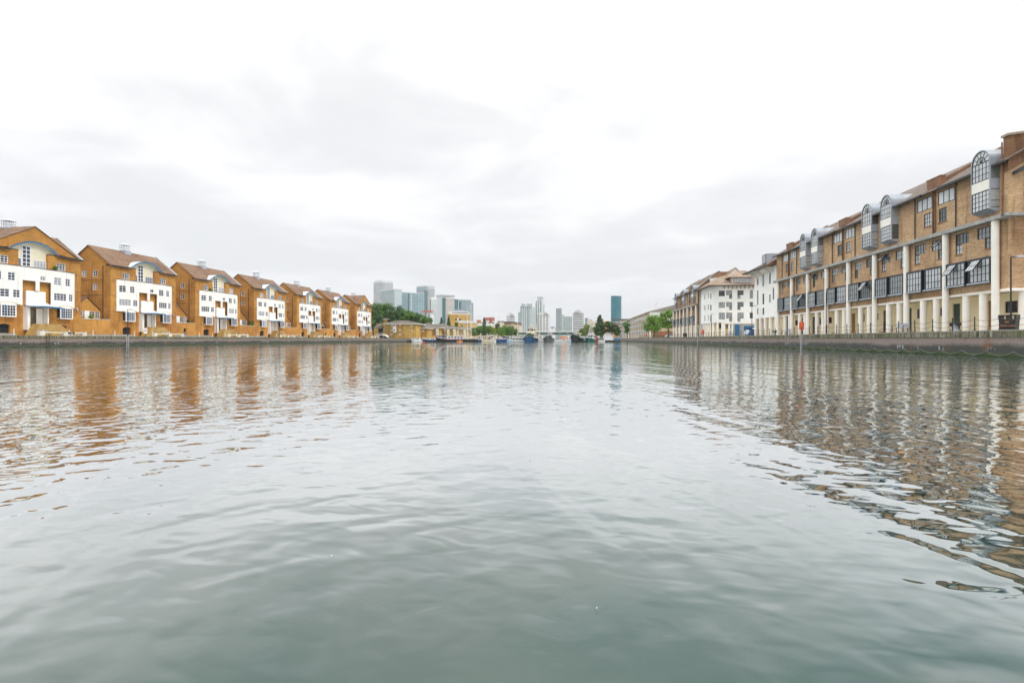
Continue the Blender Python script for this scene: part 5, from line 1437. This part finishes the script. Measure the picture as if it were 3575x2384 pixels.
# hipped yellow flats at the far left end of the dock
def flats(name, label, px0, px1, peave, Y, depth, ridge, wins, mat='yellow_brick', roofm='greyroof', x_over=1.0, bayc=()):
    X0, X1 = x_at(px0, Y), x_at(px1, Y); xm = (X0+X1)/2
    H = z_at(peave, xm, Y)-GZ; HR = z_at(ridge, xm, Y+depth*.3)-GZ
    o = empty(name, (X0, Y, GZ)); tag(o, label, 'flats', 'yellow brick flats at the far left end of the dock')
    W = X1-X0
    def ux(px): return x_at(px, Y)-X0
    def uz(py): return z_at(py, xm, Y)-GZ
    hol = [(ux(a), ux(b), uz(d_), uz(c)) for (a,b,c,d_) in wins]
    m = MB(); wallmesh(m, FLAT, 0, W, 0, H, hol, .15)
    m.box(0,.02,.01,depth,0,H-.01); m.box(W-.02,W,.01,depth,0,H-.01)
    m.build('brick_wall', M[mat], o)
    for (a,b,c,d_) in hol: window(o, a, .0, c, b-a, d_-c, 2, 2, fw=.20, bar=.14)
    e = x_over; ins = min(W*.45, depth*.5)
    MB().hexa([(-e,-e,H+.25),(W+e,-e,H+.25),(W+e,depth+e,H+.25),(-e,depth+e,H+.25)], [(ins,depth*.48,HR),(W-ins,depth*.48,HR),(W-ins,depth*.52,HR),(ins,depth*.52,HR)]).build('roof', M[roofm], o)
    MB().box(-e,W+e,-e,-e+.2,H-.02,H+.24).box(-e,-e+.2,-e+.21,depth,H-.02,H+.24).box(W+e-.2,W+e,-e+.21,depth,H-.02,H+.24).build('fascia', wht, o)
    for c in bayc:
        MB().box(ux(c)-.9, ux(c)+.9, -.6, -.003, 3.2, H-.1).build('white_bay', wht, o)
        for z in (3.8, 6.6): window(o, ux(c)-.7, -.68, z, 1.4, 1.5, 2, 3, fw=.12, bar=.09)
    return o
flats('yellow_flats', 'taller yellow brick flats with hipped roof beside the farthest gabled house', 1290, 1352, 1116, 296, 14, 1104, [(1312,1317,1117,1123),(1312,1316,1132,1140),(1322,1329,1118,1128),(1324,1328,1133,1142)], bayc=())
flats('yellow_flats', 'wide yellow brick flats with grey hipped roof and white bay, behind the dark quay', 1331, 1453, 1132, 284, 15, 1118,
      [(1339,1344,1132.5,1139),(1365,1370,1133.5,1141),(1394,1399,1133,1139),(1337,1344,1148,1155),(1364,1371,1150,1155),(1393,1399,1148,1155),(1364,1371,1164,1170),(1393,1399,1165,1170),(1436,1440,1134,1141),(1436,1440,1150,1157)], bayc=(1378,))
flats('yellow_flats', 'low yellow flats with mono-pitch white verge, behind the white cruiser', 1459, 1492, 1147, 292, 10, 1137, [(1466,1471,1152,1161),(1476,1480,1152,1158)], 'yellow_brick')
for i, (a,b,e_,rg,Y,lb) in enumerate(((1468,1500,1139,1126,318,'yellow flats with hipped roof behind the dark barge, first from the left'),(1493,1530,1145,1131,312,'low yellow flats with pale bays behind the orange wheelhouse'),
        (1512,1560,1143,1128,330,'yellow flats with raised hipped roof behind the long dark barge'),(1556,1590,1147,1138,322,'plain yellow flats with pale bays above the pink superstructure'),(1588,1626,1149,1140,326,'last low yellow flats, left of the ketch masts'))):
    o = flats('yellow_flats', lb, a, b, e_, Y, 12, rg, [(a+7,a+10,1150,1157),(b-9,b-6,1150,1157)])
    W = x_at(b,Y)-x_at(a,Y)
    for f in (.32, .95):
        MB().box(W*f-.9, W*f+.5, -1.0, -.003, 0, z_at(e_, -60, Y)-GZ-.3).build('pale_pilaster', M['cream'], o)
# open balcony and dark entrance recess on the wide flats
o = empty('entrance_recess', (x_at(1321,283), 283, GZ)); tag(o, 'dark recessed entrance with lean-to roof between the two hipped flats', 'entrance')
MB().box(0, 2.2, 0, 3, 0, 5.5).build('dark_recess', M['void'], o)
MB().hexa([(-5,-1,5.3),(2.6,-1,5.3),(2.6,3,5.6),(-5,3,5.6)], [(-5,-1,5.6),(2.6,-1,5.6),(2.6,3,7.4),(-5,3,7.4)]).build('lean_to_roof', M['greyroof'], o)
# arched white footbridge over the side channel
fbY = 256.0
o = empty('footbridge', (x_at(1330,fbY), fbY, GZ)); tag(o, 'small white arched footbridge at the end of the left quay before the yellow flats', 'bridge')
hb = 31/F*255; n = 14
m = MB()
for k in range(n):
    a, c = -1+2*k/n, -1+2*(k+1)/n
    za, zb_ = 1.7*(1-a*a)-.1, 1.7*(1-c*c)-.1
    m.hexa([(a*hb,0,za),(c*hb,0,zb_),(c*hb,2.4,zb_),(a*hb,2.4,za)], [(a*hb,0,za+.35),(c*hb,0,zb_+.35),(c*hb,2.4,zb_+.35),(a*hb,2.4,za+.35)])
m.build('arched_deck', wht, o)
m = MB()
for k in range(n+1):
    a = -1+2*k/n; za = 1.7*(1-a*a)+.2; m.tube((a*hb,.05,za),(a*hb,.05,za+.8),.03,.03,5)
m.path([(( -1+2*k/n)*hb, .05, 1.7*(1-(-1+2*k/n)**2)+1.0) for k in range(n+1)], .045, 5)
m.build('handrail', wht, o)
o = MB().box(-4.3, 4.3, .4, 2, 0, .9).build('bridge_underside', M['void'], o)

# ================================================================ BOATS
hullm = {}
def paint(k, col, rough=.35):
    if k not in hullm: hullm[k] = plain('paint_'+k, col, rough, .15, .8)
    return hullm[k]
paint('white', (.80,.80,.80)); paint('black', (.018,.02,.024)); paint('navy', (.012,.05,.12)); paint('blue', (.012,.08,.20)); paint('red', (.33,.025,.03)); paint('green', (.01,.12,.09))
paint('grey', (.10,.11,.10)); paint('brown', (.28,.10,.05)); paint('cream', (.75,.66,.48)); paint('pink', (.72,.42,.46)); paint('tan', (.62,.38,.22)); paint('orange', (.85,.28,.05)); paint('dgreen', (.03,.08,.05)); paint('tarp_blue', (.03,.20,.48)); paint('pale_blue', (.45,.62,.74))
def hull(L, B, fb, bow=.5, stern=.75, nseg=12):
    """lofted hull, bow at +x, keel below the waterline"""
    m = MB(); secs = []
    for i in range(nseg+1):
        t_ = i/nseg; x = -L/2 + L*t_
        w_ = B/2*min(1, stern+(1-stern)*t_*3)*(1 if t_ < .6 else max(.03, math.sqrt(max(0, 1-((t_-.6)/.4)**2.2))))
        sh = fb*(1+bow*max(0,(t_-.45)/.55)**2 + .12*(1-t_)**2)
        ov = (L*.04)*max(0,(t_-.8)/.2)
        secs.append([(x,-w_*.75,-.4),(x+ov*.4,-w_*.97,sh*.35),(x+ov,-w_,sh),(x+ov,w_,sh),(x+ov*.4,w_*.97,sh*.35),(x,w_*.75,-.4)])
    for a, b in zip(secs[:-1], secs[1:]):
        for k in range(5):
            m.face([a[k],b[k],b[k+1],a[k+1]]) if k != 2 else m.face([a[2],b[2],b[3],a[3]])
        m.face([a[5],b[5],b[0],a[0]])
    m.face(list(reversed(secs[0]))); m.face(secs[-1])
    return m, secs
def boat(label, px, Y, L, B, fb, hcol, ang, cabins=(), masts=(), stripe=None, name='moored_boat', tyres=0, rails=True, extras=(), bow=.5, waterpaint=None):
    X = x_at(px, Y)
    o = empty(name, (X, Y, 0), rad(ang)); tag(o, label, 'boat', 'boats moored across the far end of the dock')
    hm, secs = hull(L, B, fb, bow)
    hm.build('hull', hullm[hcol], o)
    if stripe:
        s = MB()
        for a, b in zip(secs[:-1], secs[1:]):
            for k, sg in ((2,-1),(3,1)):
                s.hexa([(a[k][0],a[k][1]+sg*.01,a[k][2]-.02),(b[k][0],b[k][1]+sg*.01,b[k][2]-.02),(b[k][0],b[k][1]+sg*.09,b[k][2]-.02),(a[k][0],a[k][1]+sg*.09,a[k][2]-.02)],
                       [(a[k][0],a[k][1]+sg*.01,a[k][2]+.24),(b[k][0],b[k][1]+sg*.01,b[k][2]+.24),(b[k][0],b[k][1]+sg*.09,b[k][2]+.24),(a[k][0],a[k][1]+sg*.09,a[k][2]+.24)])
        s.build('rubbing_strake', hullm[stripe], o)
    for (x0,x1,w_,z0,z1,col,nw) in cabins:
        hw_ = w_/2; dz = z1-z0
        c = MB().hexa([(x0,-hw_,z0),(x1,-hw_,z0),(x1,hw_,z0),(x0,hw_,z0)], [(x0+.1*dz,-hw_*.93,z1-.12),(x1-.18*dz,-hw_*.93,z1-.12),(x1-.18*dz,hw_*.93,z1-.12),(x0+.1*dz,hw_*.93,z1-.12)]).build('cabin', hullm[col], o)
        MB().box(x0-.05, x1, -hw_, hw_, z1-.117, z1).build('cabin_roof', hullm['white' if col != 'green' else 'green'], c)
        if nw:
            hz = min(.75, dz*.42); zc_ = z0+dz*.58
            for sg in (-1, 1):
                for k in range(nw):
                    xa = x0+.25+(x1-x0-.7)*(k+.12)/nw; xb = x0+.25+(x1-x0-.7)*(k+.82)/nw
                    ya = hw_*.985 - .02
                    MB().box(xa, xb, min(sg*(hw_*.94), sg*(hw_+.01)), max(sg*(hw_*.94), sg*(hw_+.01)), zc_-hz/2, zc_+hz/2).build('cabin_window', M['glass'], c)
            nf = max(2, int(w_/1.0))
            for k in range(nf):
                ya = -hw_*.85+1.7*hw_*(k+.1)/nf; yb_ = -hw_*.85+1.7*hw_*(k+.85)/nf
                MB().box(x1-.18*dz*.7, x1-.02, ya, yb_, zc_-hz/2, zc_+hz/2).build('cabin_window', M['glass'], c)
    for (x, h, r_, col) in masts:
        mm = MB().tube((x,0,fb),(x,0,h),r_,r_*.6,6)
        mm.tube((x,0,fb+1.0),(x-min(L*.3,3.5),0,fb+1.2),r_*.8,r_*.6,6)
        for q in (.45,.75):
            mm.tube((x,-B*.22,fb+(h-fb)*q),(x,B*.22,fb+(h-fb)*q),r_*.4,r_*.4,4)
        mo = mm.build('mast', hullm[col], o)
        rg = MB()
        for (tx, ty) in ((L*.46,0),(-L*.46,0),(x-.6,B*.48),(x-.6,-B*.48),(x+.5,B*.48),(x+.5,-B*.48)): rg.tube((x,0,h-.3),(tx,ty,fb+.1),.035,.035,3,False)
        rg.build('rigging', hullm['cream'], mo)
    if rails:
        r_ = MB()
        for k in (2, 3):
            prev = None
            for i, s_ in enumerate(secs):
                if i < len(secs)*.35 and not rails == 2: continue
                p = s_[k]; r_.tube(p, (p[0],p[1]*.97,p[2]+.7), .02, .02, 4)
                if prev: r_.tube(prev, (p[0],p[1]*.97,p[2]+.7), .022, .022, 4)
                prev = (p[0],p[1]*.97,p[2]+.7)
        r_.build('guard_rail', hullm['white'], o)
    for k in range(tyres):
        s_ = secs[int(2+ k*(len(secs)-4)/max(1,tyres-1))] if tyres > 1 else secs[6]
        for sg, idx in ((-1,2),(1,3)):
            cx, cyy, cz = s_[idx][0], s_[idx][1]+sg*.1, s_[idx][2]-.45
            q = MB(); q.path([(cx+.3*math.cos(a*math.pi/5), cyy, cz+.3*math.sin(a*math.pi/5)) for a in range(11)], .12, 6); q.build('tyre_fender', M['iron'], o)
    for (nm, col, boxes) in extras:
        for bb in boxes: MB().box(*bb).build(nm, hullm[col], o)
    return o
BYY = 262
boat('small dark dinghy with outboard tied left of the white cruiser', 1431, BYY, 3.2, 1.4, .45, 'black', 180, cabins=[(-.6,.3,.8,.4,1.2,'grey',0)], rails=False, name='dinghy')
boat('white cabin cruiser with orange lifebuoys, moored leftmost in the row', 1456, BYY, 5.6, 2.3, 1.0, 'white', 180, cabins=[(-1.6,1.2,1.9,.95,2.1,'white',2)], masts=[], extras=[('orange_cover','orange',[(-1.5,-.3,-.6,.6,2.11,2.35)])], name='motor_cruiser')
boat('dark navy barge with a white stripe and raised bow facing left', 1508, BYY, 9.5, 3.2, 1.0, 'navy', 176, stripe='white', cabins=[(-2.0,.8,2.3,.9,2.0,'white',2)], extras=[('wheelhouse_roof','orange',[(-1.3,-.3,-.5,.5,2.03,3.1)])], name='barge')
boat('tug-like barge with long dark green cabin, between navy barge and pink superstructure', 1539, BYY+4, 6.4, 3.0, 1.3, 'dgreen', 178, cabins=[(-2.8,2.4,2.6,1.2,3.3,'dgreen',3)], masts=[(0,4.6,.05,'cream')], name='barge')
boat('large black Dutch barge with pale pink and white superstructure, bow towards the camera', 1573, BYY-2, 14, 4.0, 1.25, 'black', 205, stripe='pink', cabins=[(-6.2,2.2,3.2,1.2,2.9,'white',5),(-6.0,-3.6,2.8,2.9,3.5,'pink',2)], name='barge', bow=.75)
boat('small orange workboat between the pink-topped barge and the ketch', 1605, BYY-4, 2.8, 1.3, .45, 'orange', 190, rails=False, name='dinghy', cabins=[(-.5,.2,.7,.4,.85,'orange',0)])
boat('black-hulled ketch with two tall white masts and many shrouds', 1639, BYY, 9.5, 3.0, 1.15, 'black', 168, cabins=[(-3.6,.4,1.7,1.1,1.75,'cream',3)], masts=[(1.15,z_at(1080,x_at(1633,BYY),BYY),.20,'white'),(-.85,z_at(1064,x_at(1644,BYY),BYY),.22,'white')], name='sailing_ketch')
boat('slim sailing boat with a thin cream mast, left of the black ketch', 1612, BYY+6, 7, 2.2, .9, 'cream', 172, cabins=[(-2,.8,1.4,.9,1.4,'cream',2)], masts=[(.3,z_at(1116,x_at(1611,BYY),BYY),.06,'cream')], name='sailing_boat')
boat('blue hulled cabin boat with pale blue top right of the ketch', 1674, BYY, 4.6, 2.5, .95, 'navy', 185, stripe='pale_blue', cabins=[(-1.8,1.4,2.1,.95,1.75,'pale_blue',2)], masts=[(-.6,z_at(1161,x_at(1669,BYY),BYY),.08,'white')], name='motor_cruiser')
boat('white narrowboat with rounded canopy behind the blue cabin boat', 1690, BYY+8, 8, 2.4, .9, 'cream', 180, cabins=[(-3.6,3.2,2.2,.9,3.2,'cream',6)], name='narrowboat', rails=False)
boat('cluttered rust-brown workboat with cream gunwale and small white wheelhouse', 1700, BYY-2, 5.2, 2.6, .95, 'cream', 183, cabins=[(-1.9,-.6,1.8,.9,2.6,'brown',1),(-.3,1.7,1.8,.9,1.7,'brown',0)], masts=[(-.2,z_at(1162,x_at(1698,BYY),BYY),.06,'tan')], extras=[('deck_gear','tan',[(-2.2,-1.9,-.7,.7,.95,1.8),(1.2,1.8,-.5,.5,1.7,2.1),(.2,.7,-.8,-.2,1.72,2.3)])], name='workboat')
boat('white fishing boat with flat wheelhouse roof behind the rust-brown workboat', 1719, BYY+4, 5.4, 2.4, 1.0, 'white', 178, cabins=[(-.9,1.2,2.0,1.0,3.5,'white',2)], extras=[('wheelhouse_roof','white',[(-1.6,1.8,-1.1,1.1,3.52,3.66)]),('deck_crate','tan',[(-2.2,-1.3,-.6,.6,1.0,1.6),(1.6,2.1,-.6,.6,1.1,1.7)])], name='fishing_boat')
boat('bright blue square-ended barge with pink tarpaulin', 1751, BYY-3, 5.2, 2.9, 1.25, 'blue', 182, bow=.15, cabins=[(-2.1,1.9,2.3,1.2,1.85,'pink',0)], name='barge', rails=False)
boat('dark blue covered boat behind the blue barge with pink tarpaulin', 1766, BYY+6, 4.4, 2.6, 1.2, 'navy', 180, cabins=[(-1.9,1.6,2.3,1.2,2.9,'navy',2)], name='motor_cruiser', rails=False, extras=[('orange_cover','orange',[(-1.6,-.6,-.7,.7,2.92,3.1)])])
boat('pale green open workboat squeezed right of the blue barge', 1774, BYY-1, 3.0, 1.9, .85, 'pale_blue', 182, rails=2, name='workboat')
boat('large white motor yacht with long superstructure and a thin mast', 1808, BYY, 8.6, 3.6, 1.15, 'white', 180, stripe='black', cabins=[(-3.9,3.0,3.0,1.1,2.1,'white',4),(-3.6,.6,2.7,2.1,3.1,'white',3)], masts=[(0,z_at(1122,x_at(1808,BYY),BYY),.09,'white')], rails=2, name='motor_yacht')
boat('blue tug seen bow-on with dark fender mat and beige wheelhouse', 1853, BYY-5, 13, 5.9, 1.5, 'blue', 263, stripe='navy', cabins=[(-4.0,1.8,4.6,1.5,4.3,'cream',2),(-2.8,.9,3.4,4.3,6.9,'cream',2)], masts=[(-.6,9.2,.13,'cream')], tyres=6, name='tug', extras=[('bow_fender','dgreen',[(3.2,5.2,-1.9,1.9,1.7,2.9),(3.0,4.6,-1.3,1.3,2.9,3.7),(2.9,4.2,-.7,.7,3.7,4.3)])])
boat('small white yacht with yellow fenders and two thin masts, right of the blue tug', 1886, BYY, 3.6, 2.0, .8, 'white', 184, cabins=[(-1.3,.7,1.5,.8,1.5,'white',1)], masts=[(.75,z_at(1160,x_at(1891,BYY),BYY),.05,'white'),(.3,z_at(1160,x_at(1894,BYY),BYY),.05,'white')], name='sailing_boat', extras=[('yellow_fender','cream',[(-1.6,-1.2,-1.05,-.8,.2,.9)])])
boat('white cabin boat behind the small twin-masted yacht', 1884, BYY+9, 3.4, 2.2, 1.2, 'white', 184, cabins=[(-1.3,1.0,1.9,1.2,2.9,'white',2)], name='motor_cruiser')
boat('weathered dark grey tug seen bow-on with tyre fenders, near the centre', 1915, BYY-5, 10, 4.5, 1.7, 'grey', 266, cabins=[(-2.4,1.0,2.8,1.7,3.4,'grey',2)], tyres=5, name='tug', masts=[(-1,4.9,.08,'pale_blue')], extras=[('pale_funnel','pink',[(-2.6,-1.6,.8,1.6,3.3,4.3)])])
boat('tiny white boat just right of the grey tug', 1939, BYY, 3.0, 1.8, .7, 'white', 184, cabins=[(-1.1,.5,1.4,.7,1.9,'white',1)], name='motor_cruiser')
boat('small white yacht with a tall blue mast, left of the orange canopy boat', 1955, BYY+5, 4.0, 2.0, .8, 'white', 182, cabins=[(-1.2,.7,1.4,.8,1.35,'white',2)], masts=[(0,z_at(1148,x_at(1954,BYY),BYY),.07,'tarp_blue')], name='sailing_boat')
boat('boat under an orange canopy between the two blue masts', 1968, BYY+8, 4.2, 2.2, .9, 'white', 180, cabins=[(-1.9,1.7,2.0,1.2,2.9,'orange',0)], name='motor_cruiser', rails=False)
boat('white open speedboat with red cover, in front of the orange canopy boat', 1970, BYY-2, 4.6, 1.9, .6, 'white', 182, cabins=[(-.6,.8,1.3,.6,1.1,'red',0)], name='speedboat')
boat('second small white yacht with a blue mast, right of the orange canopy boat', 1982, BYY+4, 4.0, 2.0, .85, 'white', 182, cabins=[(-1.3,.8,1.5,.85,1.5,'tarp_blue',0)], masts=[(0,z_at(1155,x_at(1981,BYY),BYY),.07,'tarp_blue')], name='sailing_boat')
boat('white two-deck cruiser with swept roof left of the black curved-bow tug', 1991, BYY+2, 4.6, 2.5, 1.1, 'white', 184, cabins=[(-1.9,1.2,2.2,1.1,2.3,'white',2),(-1.6,.4,2.0,2.3,3.2,'white',1)], name='motor_yacht')
boat('black tug with sweeping dark green bow rim and beige wheelhouse', 2014, BYY-6, 12, 4.6, 1.6, 'black', 255, stripe='green', cabins=[(-3,.6,3.3,1.6,4.3,'cream',2)], masts=[(-1,6.2,.08,'cream')], name='tug', bow=1.1, tyres=2)
boat('low green workboat with white cabin between the black tug and the green-trimmed trawler', 2041, BYY, 5.0, 2.4, .7, 'green', 178, cabins=[(-1.8,1.4,1.9,.7,2.1,'white',3)], name='workboat')
boat('trawler with green hull, white wheelhouse and twin thin masts', 2063, BYY-4, 8.5, 4.0, 1.4, 'green', 250, stripe='white', cabins=[(-2.4,1.0,2.9,1.4,3.6,'white',2),(-1.8,.4,2.2,3.6,4.7,'white',1)], masts=[(-.6,z_at(1126,x_at(2060,BYY),BYY),.07,'pale_blue'),(.7,z_at(1134,x_at(2056,BYY),BYY),.05,'white')], name='trawler', tyres=2)
boat('red hulled boat with brown underside right of the trawler', 2083, BYY, 8, 2.8, 1.9, 'red', 245, cabins=[(-2,.5,2.0,1.9,3.0,'white',2)], name='fishing_boat', bow=.3)
boat('small white cruiser with dark windows left of the big white houseboat', 2097, BYY-1, 4.0, 2.1, .85, 'white', 180, cabins=[(-1.5,1.2,1.8,.85,2.0,'grey',2)], name='motor_cruiser')
boat('big boxy white houseboat with a white ventilator mast', 2121, BYY+1, 5.8, 3.8, .8, 'black', 182, bow=.05, cabins=[(-2.7,2.3,3.6,.8,3.3,'white',0),(-1.5,1.6,2.6,3.3,4.0,'white',2)], masts=[(-.2,4.8,.12,'white')], name='houseboat', rails=False)
boat('boat under bright blue tarpaulins at the right end of the moored row', 2146, BYY+3, 5.6, 2.6, .9, 'grey', 182, cabins=[(-2.4,.2,2.2,.9,2.2,'tarp_blue',0),(.5,2.2,2.0,.9,2.7,'tarp_blue',0)], name='motor_cruiser', rails=2)
# floating pontoon the boats lie against
o = empty('pontoon', (0, BYY+3, 0)); tag(o, 'low grey floating pontoon behind the row of moored boats', 'pontoon')
MB().box(x_at(1440,BYY+3), x_at(2160,BYY+3), 0, 1.6, -.2, .35).build('deck', M['lead'], o)
# parked cars on the far right quay behind the lifebuoy
def car(px, X, col, label):
    Y = y_at(px, X); o = empty('parked_car', (X, Y, GR), 0); tag(o, label, 'car', 'cars parked under the green trees')
    prof = [(-2.1,.3),(2.1,.3),(2.15,.75),(1.35,.9),(.75,1.42),(-1.0,1.45),(-1.7,.95),(-2.15,.85)]
    MB().prism(prof, 0, 1.7).build('body', paint(*col), o)
    MB().prism([(1.2,.92),(.7,1.36),(-.95,1.38),(-1.5,.97)], -.02, -.004).build('side_window', M['glass'], o)
    for sx in (-1.35, 1.35): MB().tube((sx,-.03,.32),(sx,.2,.32),.32,.32,14).build('wheel', M['iron'], o)
car(2342, 38, ('carwhite', (.7,.7,.72)), 'pale car parked left of the farther brick colonnade'); car(2306, 40, ('carteal', (.03,.12,.12)), 'dark teal car parked between the green tree trunks')
o = empty('white_hoarding', (38, y_at(2340,42)+8, GR)); tag(o, 'pale panelled hoarding behind the parked cars and green trees', 'hoarding')
MB().box(0, 22, 0, .2, 0, 3.2).build('panel', wht, o)

# ================================================================ PLANTERS AND SHRUBS ON THE LEFT BANK
def shrub(x, y, z, H, cr, label, mat='leaf_mid', seed=0):
    o = tree('shrub', label, x, y, z, H, cr, 'round', mat, 420, .22, None, seed, H*.15)
    o['category'] = 'shrub'
shrub(HX-.2, YRS[3]-20.0+1.6, GZ+3.3, 1.3, .9, 'small green shrub spilling over the link wall before the fourth gabled house', 'leaf_mid', 201)
shrub(HX-.6, YRS[1]-20.0-1.2, GZ+3.4, .8, .45, 'potted shrub on the link wall left of the second gabled house', 'leaf_bright', 202)
shrub(HX-.6, YRS[2]-20.0+.9, GZ+3.4, .7, .4, 'potted shrub on the link wall left of the third gabled house', 'leaf_dark', 203)
shrub(HX-.6, YRS[5]-20.0-2.0, GZ+3.4, .9, .5, 'potted shrub on the link wall left of the sixth gabled house', 'leaf_mid', 204)
shrub(HX+.5, YRS[0]-20.0+14.6, GZ+11.7, .8, .35, 'potted shrub on the white parapet of the nearest gabled house', 'leaf_mid', 205)
shrub(HX+.35, YRS[2]-20.0+7.4, GZ+11.7, .7, .35, 'potted shrub on the white parapet of the third gabled house', 'leaf_mid', 206)

# ================================================================ HAZE
hz = MB().box(-2600, 2600, -2600, 2600, -5.0, 330)
hm_ = bpy.data.materials.new('haze'); hm_.use_nodes = True
ht = hm_.node_tree; ht.nodes.remove(ht.nodes['Principled BSDF'])
pv_ = ht.nodes.new('ShaderNodeVolumePrincipled'); pv_.inputs['Density'].default_value = 0.0001; pv_.inputs['Color'].default_value = (0.93, 0.95, 1.0, 1)
ht.links.new(pv_.outputs[0], [n for n in ht.nodes if n.type == 'OUTPUT_MATERIAL'][0].inputs['Volume'])
tag(hz.build('haze', hm_), kind='stuff')
